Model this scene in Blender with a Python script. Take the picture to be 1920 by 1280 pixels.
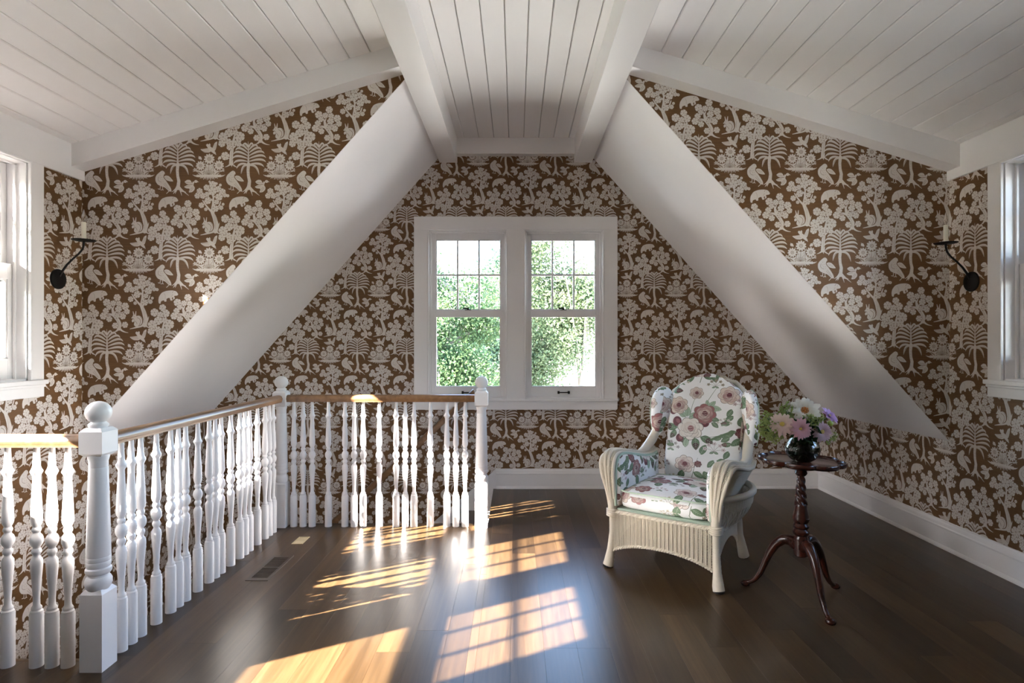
import bpy, bmesh, math, random
import numpy as np
from mathutils import Vector, Matrix

for o in list(bpy.data.objects): bpy.data.objects.remove(o)
S = bpy.context.scene
COL = S.collection
R = math.radians

# ---------------------------------------------------------------- camera
cam = bpy.data.cameras.new('camera'); cam.sensor_width = 36; cam.lens = 20.72
cam.shift_x = -7 / 1920; cam.shift_y = 3 / 1920; cam.clip_start = .02; cam.clip_end = 500
CAM = bpy.data.objects.new('camera', cam); COL.objects.link(CAM)
CAM.location = (0, 0, 1.3); CAM.rotation_euler = (R(90), 0, 0)
S.camera = CAM
# ---------------------------------------------------------------- sky, sun, exposure
W = bpy.data.worlds.new('sky'); S.world = W; W.use_nodes = True
bg = W.node_tree.nodes['Background']
sky = W.node_tree.nodes.new('ShaderNodeTexSky'); sky.sky_type = 'NISHITA'; sky.sun_disc = False
sky.sun_elevation = R(31.7); sky.sun_rotation = math.atan2(-1.41, -.80); sky.dust_density = 1.0
W.node_tree.links.new(sky.outputs[0], bg.inputs[0]); bg.inputs[1].default_value = 1.35
sun = bpy.data.lights.new('sun', 'SUN'); sun.energy = 48; sun.color = (1, .93, .86); sun.angle = R(.53)
SUN = bpy.data.objects.new('sun', sun); COL.objects.link(SUN)
SUN.rotation_euler = Vector((1.41, .80, -1)).to_track_quat('-Z', 'Y').to_euler(); SUN.location = (-14, -8, 11)
def portal(loc, rot, sx, sy):
    l = bpy.data.lights.new('window_portal', 'AREA'); l.shape = 'RECTANGLE'; l.size = sx; l.size_y = sy; l.cycles.is_portal = True
    o = bpy.data.objects.new('window_portal', l); COL.objects.link(o); o.location = loc; o.rotation_euler = rot
portal((0, 5.40, 1.56), (R(-90), 0, 0), 1.6, 1.55)
portal((-2.86, 2.0, 1.70), (R(90), 0, R(-90)), 2.6, 1.25)
portal((2.86, 2.0, 1.70), (R(90), 0, R(90)), 2.6, 1.25)
S.view_settings.view_transform = 'Standard'; S.view_settings.look = 'None'; S.view_settings.gamma = 1
S.view_settings.use_curve_mapping = False; S.view_settings.exposure = 1.6
S.cycles.blur_glossy = 0.0; S.cycles.max_bounces = 14; S.cycles.diffuse_bounces = 8; S.cycles.glossy_bounces = 4; S.cycles.transparent_max_bounces = 16
S.cycles.caustics_reflective = True; S.cycles.caustics_refractive = False

# ---------------------------------------------------------------- mesh helpers
class MB:
    """collects shapes for ONE mesh object"""
    def __init__(self): self.v = []; self.f = []
    def add(self, v, f):
        n = len(self.v); self.v += [tuple(p) for p in v]; self.f += [tuple(i + n for i in q) for q in f]; return self
    def box(self, x0, x1, y0, y1, z0, z1):
        v = [(x, y, z) for x in (x0, x1) for y in (y0, y1) for z in (z0, z1)]
        return self.add(v, [(0, 1, 3, 2), (4, 6, 7, 5), (0, 4, 5, 1), (2, 3, 7, 6), (0, 2, 6, 4), (1, 5, 7, 3)])
    def prism(self, poly, a0, a1, axis):
        """a closed outline pushed along an axis: 'x' takes (y,z), 'y' takes (x,z), 'z' takes (x,y)"""
        n = len(poly)
        mk = {'x': lambda p, a: (a, p[0], p[1]), 'y': lambda p, a: (p[0], a, p[1]), 'z': lambda p, a: (p[0], p[1], a)}[axis]
        v = [mk(p, a0) for p in poly] + [mk(p, a1) for p in poly]
        f = [tuple(range(n))[::-1], tuple(range(n, 2 * n))] + [(i, (i + 1) % n, n + (i + 1) % n, n + i) for i in range(n)]
        return self.add(v, f)
    def lathe(self, prof, c=(0, 0, 0), n=20, M=None):
        v = []; f = []
        for z, r in prof:
            for k in range(n):
                a = 2 * math.pi * k / n
                p = Vector((r * math.cos(a), r * math.sin(a), z))
                if M: p = M @ p
                v.append((p.x + c[0], p.y + c[1], p.z + c[2]))
        m = len(prof)
        for i in range(m - 1):
            for k in range(n):
                f.append((i * n + k, i * n + (k + 1) % n, (i + 1) * n + (k + 1) % n, (i + 1) * n + k))
        f.append(tuple(range(n))[::-1]); f.append(tuple(range((m - 1) * n, m * n)))
        return self.add(v, f)
    def tube(self, pts, r, n=8, flat=1., closed=False):
        pts = [Vector(p) for p in pts]; m = len(pts)
        r = list(r) if hasattr(r, '__len__') else [r] * m
        if len(r) != m: r = list(np.interp(np.linspace(0, 1, m), np.linspace(0, 1, len(r)), r))
        v = []; f = []; up = None
        for i, p in enumerate(pts):
            if closed: t = pts[(i + 1) % m] - pts[i - 1]
            else: t = pts[min(i + 1, m - 1)] - pts[max(i - 1, 0)]
            t = t.normalized() if t.length > 1e-9 else Vector((0, 0, 1))
            if up is None:
                up = Vector((0, 0, 1)) if abs(t.z) < .9 else Vector((1, 0, 0))
            s = t.cross(up); s.normalize(); u = s.cross(t); up = u
            for k in range(n):
                a = 2 * math.pi * (k + .5) / n
                v.append(p + s * (r[i] * math.cos(a)) + u * (r[i] * flat * math.sin(a)))
        q = m if closed else m - 1
        for i in range(q):
            j = (i + 1) % m
            for k in range(n):
                f.append((i * n + k, i * n + (k + 1) % n, j * n + (k + 1) % n, j * n + k))
        if not closed: f += [tuple(range(n))[::-1], tuple(range((m - 1) * n, m * n))]
        return self.add(v, f)
    def grid(self, P, nu, nv, closed_u=False):
        v = [tuple(P(i / nu, j / nv)) for j in range(nv + 1) for i in range(nu if closed_u else nu + 1)]
        w = nu if closed_u else nu + 1
        f = [(j * w + i, j * w + (i + 1) % w, (j + 1) * w + (i + 1) % w, (j + 1) * w + i) for j in range(nv) for i in range(nu)]
        return self.add(v, f)
    def woven(self, P, nu, nv, rw=.003, rs=.004, depth=.0035, plain=True):
        """basket work: nu stakes along v, nv weavers running over and under them"""
        def nrm(u, v):
            e = 1e-3
            a = Vector(P(min(1, u + e), v)) - Vector(P(max(0, u - e), v)); b = Vector(P(u, min(1, v + e))) - Vector(P(u, max(0, v - e)))
            n = a.cross(b); return n.normalized() if n.length else Vector((0, 0, 1))
        for i in range(nu + 1):
            self.tube([P(i / nu, j / 8) for j in range(9)], rs, 5)
        for j in range(nv):
            v = (j + .5) / nv
            pts = []
            for i in range(nu + 1):
                s = 1 if (i + (j if plain else 0)) % 2 else -1
                pts.append(Vector(P(i / nu, v)) + nrm(i / nu, v) * depth * s)
            self.tube(pts, rw, 4)
        return self

def solidify_normals(me):
    bm = bmesh.new(); bm.from_mesh(me); bmesh.ops.recalc_face_normals(bm, faces=bm.faces); bm.to_mesh(me); bm.free()

def obj(name, mb, mat=None, parent=None, smooth=None, bevel=0., uv=None, loc=None, fix=True):
    me = bpy.data.meshes.new(name)
    me.from_pydata(mb.v, [], mb.f); 
    if fix: solidify_normals(me)
    if smooth:
        me.polygons.foreach_set('use_smooth', [True] * len(me.polygons)); me.set_sharp_from_angle(angle=R(smooth))
    if uv:
        lay = me.uv_layers.new(name='UVMap')
        co = [v.co for v in me.vertices]
        for p in me.polygons:
            for li, vi in zip(p.loop_indices, p.vertices): lay.data[li].uv = uv(co[vi], p.normal)
    if mat: me.materials.append(mat)
    o = bpy.data.objects.new(name, me); COL.objects.link(o)
    if parent: o.parent = parent
    if loc: o.location = loc
    if bevel:
        b = o.modifiers.new('edge', 'BEVEL'); b.width = bevel; b.segments = 2; b.limit_method = 'ANGLE'; b.angle_limit = R(40)
    return o

def empty(name, loc=(0, 0, 0), rz=0.):
    o = bpy.data.objects.new(name, None); COL.objects.link(o); o.empty_display_size = .1
    o.location = loc; o.rotation_euler = (0, 0, rz); return o

def tag(o, label=None, cat=None, group=None, kind=None):
    if label: o['label'] = label
    if cat: o['category'] = cat
    if group: o['group'] = group
    if kind: o['kind'] = kind
    return o

def struct(o, label): return tag(o, label, 'structure', None, 'structure')

def dup(o, name=None, parent=None):
    c = o.copy(); COL.objects.link(c)
    if parent: c.parent = parent
    return c
# ---------------------------------------------------------------- printed patterns (drawn here, stroke by stroke)
class Print:
    """a repeating print: strokes, ellipses and polygons laid on a wrapped grid"""
    def __init__(self, w, h, ox, oy, base):
        self.w, self.h, self.ox, self.oy = w, h, ox, oy
        self.a = np.empty((h, w, 3), np.float32)
        self.a[:] = base
    def grid(self, x0, y0, x1, y1):
        xs = np.arange(math.floor(x0 - self.ox) - 2, math.ceil(x1 - self.ox) + 3)
        ys = np.arange(math.floor(y0 - self.oy) - 2, math.ceil(y1 - self.oy) + 3)
        return xs, ys, xs[None, :] + self.ox + .5, ys[:, None] + self.oy + .5
    def lay(self, xs, ys, c, v):
        v = np.asarray(v, np.float32) * np.ones(3, np.float32)
        ix = np.ix_(ys % self.h, xs % self.w)
        c = np.clip(c, 0, 1)[..., None]
        self.a[ix] = self.a[ix] * (1 - c) + v * c
    def ell(self, cx, cy, rx, ry, v, ang=0.):
        m = max(rx, ry)
        xs, ys, X, Y = self.grid(cx - m, cy - m, cx + m, cy + m)
        ca, sa = math.cos(ang), math.sin(ang)
        p = ((X - cx) * ca + (Y - cy) * sa) / rx
        q = (-(X - cx) * sa + (Y - cy) * ca) / ry
        self.lay(xs, ys, .5 - (np.sqrt(p * p + q * q) - 1) * min(rx, ry), v)
    def line(self, pts, r, v):
        r = list(r) if hasattr(r, '__len__') else [r] * len(pts)
        if len(r) != len(pts):
            r = list(np.interp(np.linspace(0, 1, len(pts)), np.linspace(0, 1, len(r)), r))
        m = max(r)
        px = [p[0] for p in pts]; py = [p[1] for p in pts]
        xs, ys, X, Y = self.grid(min(px) - m, min(py) - m, max(px) + m, max(py) + m)
        d = np.full((len(ys), len(xs)), 1e9)
        for (a, b, ra, rb) in zip(pts[:-1], pts[1:], r[:-1], r[1:]):
            dx, dy = b[0] - a[0], b[1] - a[1]
            t = np.clip(((X - a[0]) * dx + (Y - a[1]) * dy) / (dx * dx + dy * dy + 1e-9), 0, 1)
            d = np.minimum(d, np.hypot(X - a[0] - t * dx, Y - a[1] - t * dy) - (ra + (rb - ra) * t))
        self.lay(xs, ys, .5 - d, v)
    def poly(self, pts, v, grow=0.):
        for _ in range(2):                       # round the corners off
            pts = [q for a, b in zip(pts, pts[1:] + pts[:1]) for q in ((.82 * a[0] + .18 * b[0], .82 * a[1] + .18 * b[1]), (.18 * a[0] + .82 * b[0], .18 * a[1] + .82 * b[1]))]
        px = [p[0] for p in pts]; py = [p[1] for p in pts]
        xs, ys, X, Y = self.grid(min(px) - grow, min(py) - grow, max(px) + grow, max(py) + grow)
        d = np.full((len(ys), len(xs)), 1e9); ins = np.zeros((len(ys), len(xs)), bool)
        for a, b in zip(pts, pts[1:] + pts[:1]):
            dx, dy = b[0] - a[0], b[1] - a[1]
            t = np.clip(((X - a[0]) * dx + (Y - a[1]) * dy) / (dx * dx + dy * dy + 1e-9), 0, 1)
            d = np.minimum(d, np.hypot(X - a[0] - t * dx, Y - a[1] - t * dy))
            if dy:
                ins ^= ((a[1] > Y) != (b[1] > Y)) & (X < dx * (Y - a[1]) / dy + a[0])
        self.lay(xs, ys, .5 + np.where(ins, d, -d) + grow, v)
    def image(self, name):
        im = bpy.data.images.new(name, self.w, self.h, float_buffer=False)
        px = np.ones((self.h, self.w, 4), np.float32)
        px[..., :3] = self.a[::-1]
        im.pixels.foreach_set(px.ravel()); im.update(); im.pack()
        return im

def curve(p0, p1, p2, n=9):
    return [tuple((1 - t) ** 2 * np.array(p0) + 2 * t * (1 - t) * np.array(p1) + t * t * np.array(p2)) for t in np.linspace(0, 1, n)]

def wallpaper_print():
    rng = random.Random(5)
    P = Print(567, 750, 220, 115, 0.)
    def F(x, y): return (85.3 + .6334 * x, 170.7 + .6334 * y)
    def FP(pts): return [F(*p) for p in pts]
    def blossom(x, y, r, n=6):
        P.ell(x, y, r * .97 + 2.2, r * .97 + 2.2, 0)
        a0 = rng.random() * 6.28
        for k in range(n):
            a = a0 + k * 2 * math.pi / n
            P.ell(x + r * .58 * math.cos(a), y + r * .58 * math.sin(a), r * .45, r * .46, 1, a)
            for s in (-.28, .28):
                P.ell(x + r * .86 * math.cos(a + s), y + r * .86 * math.sin(a + s), r * .17, r * .14, 1, a)
        P.ell(x, y, r * .5, r * .5, 1)
        for k in range(n):
            a = a0 + (k + .5) * 2 * math.pi / n
            P.line([(x + r * .42 * math.cos(a), y + r * .42 * math.sin(a)), (x + r * .95 * math.cos(a), y + r * .95 * math.sin(a))], (.7, 1.5), .1)
        P.ell(x, y, r * .17, r * .17, .25); P.ell(x, y, r * .08, r * .08, 1)
    def daisy(x, y, r, n=11):
        P.ell(x, y, r + 2.5, r + 2.5, 0)
        for k in range(n):
            a = k * 2 * math.pi / n + .2
            P.ell(x + r * .62 * math.cos(a), y + r * .62 * math.sin(a), r * .37, r * .19, 1, a)
        P.ell(x, y, r * .33, r * .33, 0); P.ell(x, y, r * .26, r * .26, .9); P.ell(x, y, r * .1, r * .1, .2)
    # tall blossom tree (third tree)
    P.line([(872, 770), (862, 820), (845, 890), (836, 960), (832, 1045)], (6, 8, 11, 14, 16), 1)
    P.line(curve((775, 850), (800, 895), (845, 895)), (3, 7), 1)
    P.line(curve((900, 850), (880, 900), (842, 925)), (3, 7), 1)
    P.line(curve((832, 1035), (825, 1062), (785, 1072)), (10, 1.5), 1)
    P.line(curve((836, 1035), (845, 1062), (884, 1076)), (10, 1.5), 1)
    P.line([(835, 1050), (838, 1072)], (6, 1), 1)
    P.line([(800, 1000), (830, 1010)], 3, 1)
    P.line([(845, 905), (838, 960), (836, 1030)], .9, .35)
    for a in (((868, 790), (830, 790), (800, 750)), ((866, 800), (880, 780), (885, 750)), ((850, 870), (800, 860), (780, 830)), ((845, 900), (800, 930), (820, 905)), ((860, 820), (850, 760), (850, 700))):
        P.line(curve(*a), (5, 2.5), 1)
    for b in ((850, 697, 27), (785, 735, 32), (876, 742, 30), (832, 752, 24), (815, 800, 33), (903, 830, 38), (768, 832, 36), (868, 800, 24),
              (758, 885, 28), (812, 872, 26), (885, 880, 28), (820, 915, 24), (785, 985, 33)):
        blossom(*b)
    # rabbit tree
    P.line([(690, 560), (688, 620), (680, 680), (700, 730), (716, 790), (706, 835)], (6, 9, 13, 16, 19, 18), 1)
    P.line(curve((605, 590), (640, 650), (688, 690)), (4, 9), 1)
    P.line(curve((748, 600), (735, 650), (690, 680)), (4, 9), 1)
    P.line(curve((705, 825), (680, 848), (588, 866)), (15, 2), 1)
    P.line(curve((712, 822), (730, 810), (739, 768)), (9, 1.5), 1)
    P.line(curve((712, 830), (722, 850), (742, 858)), (9, 1.5), 1)
    for a in (((690, 600), (640, 540), (570, 530)), ((690, 570), (720, 530), (790, 540)), ((688, 560), (660, 500), (640, 480)), ((690, 590), (640, 560), (610, 550)), ((690, 560), (690, 500), (690, 460)), ((690, 640), (720, 600), (740, 560))):
        P.line(curve(*a), (5, 2.5), 1)
    P.line([(690, 700), (704, 760), (706, 815)], .9, .3); P.line([(698, 690), (712, 750)], .8, .4)
    for b in ((685, 463, 28), (636, 487, 24), (580, 515, 24), (562, 552, 23), (606, 552, 24), (728, 500, 25), (762, 522, 27), (782, 548, 17),
              (640, 540, 20), (735, 562, 29), (645, 592, 27), (594, 628, 22), (716, 602, 20), (708, 655, 25), (752, 648, 18), (630, 660, 14), (682, 516, 33)):
        blossom(*b)
    for b in ((746, 467, 11), (806, 552, 12), (768, 620, 11), (660, 440, 9), (715, 455, 10)):
        P.ell(b[0], b[1], b[2], b[2], 1); P.ell(b[0], b[1], 2.5, 2.5, .3)
    P.ell(655, 800, 40, 44, 0); P.ell(655, 800, 34, 40, 1); P.ell(640, 828, 20, 20, 1); P.ell(626, 772, 19, 16, 1, .5)
    P.line([(622, 764), (613, 728)], (6, 2.5), 1); P.line([(632, 762), (636, 726)], (6, 2.5), 1)
    P.line(curve((645, 775), (690, 790), (662, 835)), 1.6, .1); P.line(curve((672, 770), (700, 800), (680, 835)), 1.4, .1)
    P.line(curve((618, 800), (640, 806), (644, 826)), 1.4, .1); P.ell(620, 768, 2.3, 2.3, 0)
    P.ell(612, 800, 9, 13, 1, .3); P.ell(607, 778, 8, 5, 1)
    # second tree
    P.line(FP([(570, 840), (575, 880), (592, 930), (640, 985), (662, 1030), (655, 1095)]), (7, 9, 12, 14, 15, 15), 1)
    P.line(FP(curve((505, 930), (570, 905), (605, 960))), (3, 7), 1)
    P.line(FP(curve((735, 870), (680, 905), (612, 905))), (3, 6), 1)
    P.line(FP(curve((652, 1075), (645, 1120), (590, 1138))), (11, 1.5), 1)
    P.line(FP(curve((655, 1075), (680, 1135), (770, 1145))), (11, 1.5), 1)
    P.line(FP(curve((652, 1085), (640, 1120), (622, 1132))), (7, 1.5), 1)
    P.line(FP([(615, 1070), (650, 1060), (700, 1062)]), 3.5, 1)
    for a in (((590, 880), (560, 800), (520, 770)), ((575, 860), (600, 780), (632, 720)), ((600, 900), (640, 820), (720, 820)), ((590, 920), (520, 890), (470, 930)), ((600, 930), (650, 900), (700, 930))):
        P.line(FP(curve(*a)), (5, 2.5), 1)
    P.line(FP([(600, 940), (648, 1010), (655, 1080)]), .9, .3)
    for b in ((632, 702, 44), (500, 765, 47), (582, 774, 36), (655, 780, 36), (527, 822, 34), (733, 812, 46), (488, 872, 38), (755, 878, 36),
              (457, 935, 44), (532, 972, 38), (632, 935, 32), (702, 938, 40), (648, 848, 42), (606, 1056, 38), (730, 1046, 39)):
        x, y = F(b[0], b[1]); blossom(x, y, b[2] * .6334)
    # palm: fronds hang from the spine, each with a combed lower edge
    for sgn, tips in ((1, ((440, 140, 30), (478, 152, 34), (508, 172, 30), (531, 200, 27), (543, 233, 25), (543, 268, 24), (527, 306, 20), (489, 372, 24))),
                      (-1, ((364, 142, 30), (330, 154, 34), (302, 175, 30), (285, 205, 27), (279, 240, 25), (286, 280, 24), (311, 320, 20), (346, 366, 24)))):
        for k, (tx, ty, up) in enumerate(tips):
            sy = (172, 192, 214, 236, 258, 280, 302, 314)[k]
            c = curve((404, sy), ((404 * .2 + tx * .8), min(sy, ty) - up * 1.05), (tx + sgn * 1, ty + 15), 14)
            P.line(c, (2, 6, 8.2, 8.8, 8.4, 5.5, 1.0), 1)
            for j in range(4, 14):
                x, y = c[j]
                P.line([(x - sgn * 1.0, y + 4), (x + sgn * 2.5, y + 14)], (.5, 1.4), 0)
            P.line([(p[0], p[1] + 1.2) for p in c[1:11]], .6, .35)
    P.line([(402, 118), (404, 200), (404, 310)], (1, 6, 9), 1)
    for d in (-1, 1):
        P.line(curve((404, 165), (404 + d * 8, 138), (404 + d * 24, 128)), (4, 1), 1)
        P.line([(404 + d * 4, 165), (404 + d * 6, 300)], 1, .15)
    P.line([(405, 300), (401, 350), (404, 395), (413, 435), (406, 492)], (13, 11.5, 11, 12.5, 15), 1)
    for yy in range(330, 480, 22): P.line([(397, yy), (406, yy + 3)], .8, .4)
    for a in (((400, 482), (385, 505), (357, 521)), ((401, 486), (392, 512), (384, 535)), ((404, 488), (380, 520), (368, 536)), ((410, 484), (425, 505), (436, 550)), ((412, 480), (440, 510), (492, 550)), ((430, 510), (455, 520), (470, 524))):
        P.line(curve(*a), (9, 5, 1.3), 1)
    # flower bush
    P.ell(652, 352, 96, 44, 1); P.ell(652, 315, 60, 60, 1)
    for k in range(13):
        a = math.radians(180 + 13 + k * 12.9)
        P.line([(652, 392), (652 + 62 * math.cos(a), 392 + 70 * math.sin(a))], (1, 1.7), 0)
    for sx, sy in ((620, 335), (690, 335), (654, 325)):
        for j in range(4):
            P.ell(sx - 8, sy - 14 + 10 * j, 8, 3.6, 1, .5); P.ell(sx + 8, sy - 14 + 10 * j, 8, 3.6, 1, -.5)
        P.line([(sx, sy - 24), (sx, sy + 30)], 1.2, .1)
    for d in (-1, 1):
        for (y0, y1, l) in ((352, 338, 118), (368, 352, 126)):
            c = curve((652 + d * 50, y0 + 8), (652 + d * 85, y1 - 12), (652 + d * l, y1 + 8))
            P.line([(p[0], p[1] + 4) for p in c], 9, 0)
            P.line(c, (7, 7, 5, 1), 1)
            for p in c[1:-1]: P.line([(p[0], p[1] + 1), (p[0] + d * 3, p[1] + 9)], 1.2, 0)
    P.ell(654, 400, 112, 12, 0); P.ell(654, 389, 94, 6, 1)
    for k in range(19):
        t = k / 18 * 2 - 1
        x = 654 + 104 * t
        P.line(curve((654 + 92 * t, 388), (x, 402), (x + t * 26, 428 - 44 * t * t - (k % 2) * 6)), (5.5, 5, 1), 1)
    for fx, fy, fa in ((598, 350, -2.2), (708, 352, -.9), (628, 330, -1.9), (682, 330, -1.2), (566, 355, -2.7), (742, 355, -.4)):
        for t in range(5):
            for d in (-1, 1):
                q = (fx + 8 * t * math.cos(fa), fy + 8 * t * math.sin(fa)); P.ell(q[0] + 6 * math.cos(fa + d * 1.1), q[1] + 6 * math.sin(fa + d * 1.1), 7.5, 3.2, 0 if (t + (d > 0)) % 2 else 1, fa + d * .8)
                P.ell(q[0] + 6 * math.cos(fa + d * 1.1), q[1] + 6 * math.sin(fa + d * 1.1), 5.6, 2.2, 1, fa + d * .8)
    daisy(587, 312, 39); daisy(735, 309, 41); daisy(657, 258, 44)
    for bx in (582, 742):
        P.ell(bx, 250, 17, 17, 0); P.ell(bx, 250, 12, 12, 1); P.ell(bx, 250, 4, 4, .2)
        P.line([(bx + (662 - bx) * .12, 258), (bx - (662 - bx) * .13, 235)], (7, 1), 1)
    # long tailed bird
    P.poly(FP([(290, 292), (240, 335), (220, 370), (222, 420), (248, 462), (300, 485), (345, 500), (390, 545), (425, 552), (420, 512), (385, 455), (350, 405), (322, 350), (338, 322), (330, 295), (310, 285)]), 1)
    P.poly(FP([(322, 362), (350, 345), (390, 352), (425, 385), (452, 424), (410, 424), (370, 415), (345, 395)]), 0, 3)
    P.poly(FP([(326, 362), (352, 346), (390, 353), (424, 386), (451, 422), (410, 422), (370, 412), (348, 393)]), 1)
    P.line(FP([(340, 370), (420, 410)]), .9, .25); P.line(FP([(352, 360), (415, 392)]), .9, .25)
    P.line(FP([(330, 305), (340, 330)]), (4, 1), 1)
    P.line(FP(curve((262, 365), (235, 420), (300, 430))), 1.2, .2)
    for q in ((280, 380), (300, 372), (292, 400), (315, 400), (320, 425), (280, 345)): P.ell(*F(*q), 2, 1.6, .15)
    P.line(FP([(340, 440), (400, 530)]), 1.0, .2); P.line(FP([(325, 455), (385, 525)]), 1.0, .2)
    for q in (((283, 478), (280, 520), (256, 516)), ((310, 485), (312, 525), (290, 530)), ((312, 525), (322, 530)), ((392, 545), (362, 574))): P.line(FP(q), 2.4, 1)
    P.ell(*F(312, 303), 1.8, 1.8, 0)
    # little bird
    P.poly(FP([(718, 428), (700, 468), (722, 500), (715, 530), (685, 558), (640, 562), (658, 512), (610, 510), (580, 490), (630, 465), (680, 455), (695, 420)]), 1)
    P.poly(FP([(588, 425), (625, 400), (664, 404), (690, 452), (640, 462), (605, 447)]), 1)
    P.ell(*F(733, 422), 13, 11, 1); P.line(FP([(740, 420), (768, 429)]), (6, 1), 1)
    for q in (((600, 435), (670, 440)), ((600, 490), (660, 478)), ((650, 545), (690, 490)), ((668, 550), (702, 500))): P.line(FP(q), 1.0, .15)
    P.line(FP([(610, 466), (690, 458)]), 1.5, 0); P.ell(*F(737, 418), 1.8, 1.8, 0)
    # bear
    P.poly(FP([(262, 775), (285, 782), (292, 748), (330, 735), (335, 755), (362, 752), (360, 718), (400, 702), (412, 742), (442, 738), (428, 708), (440, 695), (448, 712), (440, 724), (458, 728), (468, 708), (455, 682), (498, 677), (512, 661), (484, 622), (430, 611), (360, 617), (300, 640), (266, 690), (258, 730)]), 1)
    P.line(FP(curve((345, 715), (350, 670), (330, 650))), 1.0, .4); P.line(FP([(425, 690), (440, 660)]), 1., .3); P.ell(*F(468, 644), 2.2, 2.2, .1); P.line(FP([(448, 625), (436, 640)]), 1.4, .1)
    # flying bird
    P.line([(640, 898), (670, 930), (700, 960)], (8, 15, 9), 1)
    P.line([(700, 958), (712, 976)], (7, 1), 1)
    P.poly([(583, 930), (612, 928), (650, 922), (684, 934), (660, 958), (615, 956)], 1)
    P.poly([(676, 934), (690, 905), (700, 880), (722, 866), (718, 900), (708, 936), (695, 948)], 1)
    P.poly([(634, 898), (640, 886), (652, 893), (660, 882), (668, 894), (664, 915), (646, 922)], 1)
    for q in (((595, 936), (650, 932)), ((605, 947), (655, 944)), ((690, 925), (706, 885)), ((700, 930), (714, 890))): P.line(q, 1.0, .15)
    P.ell(703, 960, 1.8, 1.8, 0)
    return P

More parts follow.
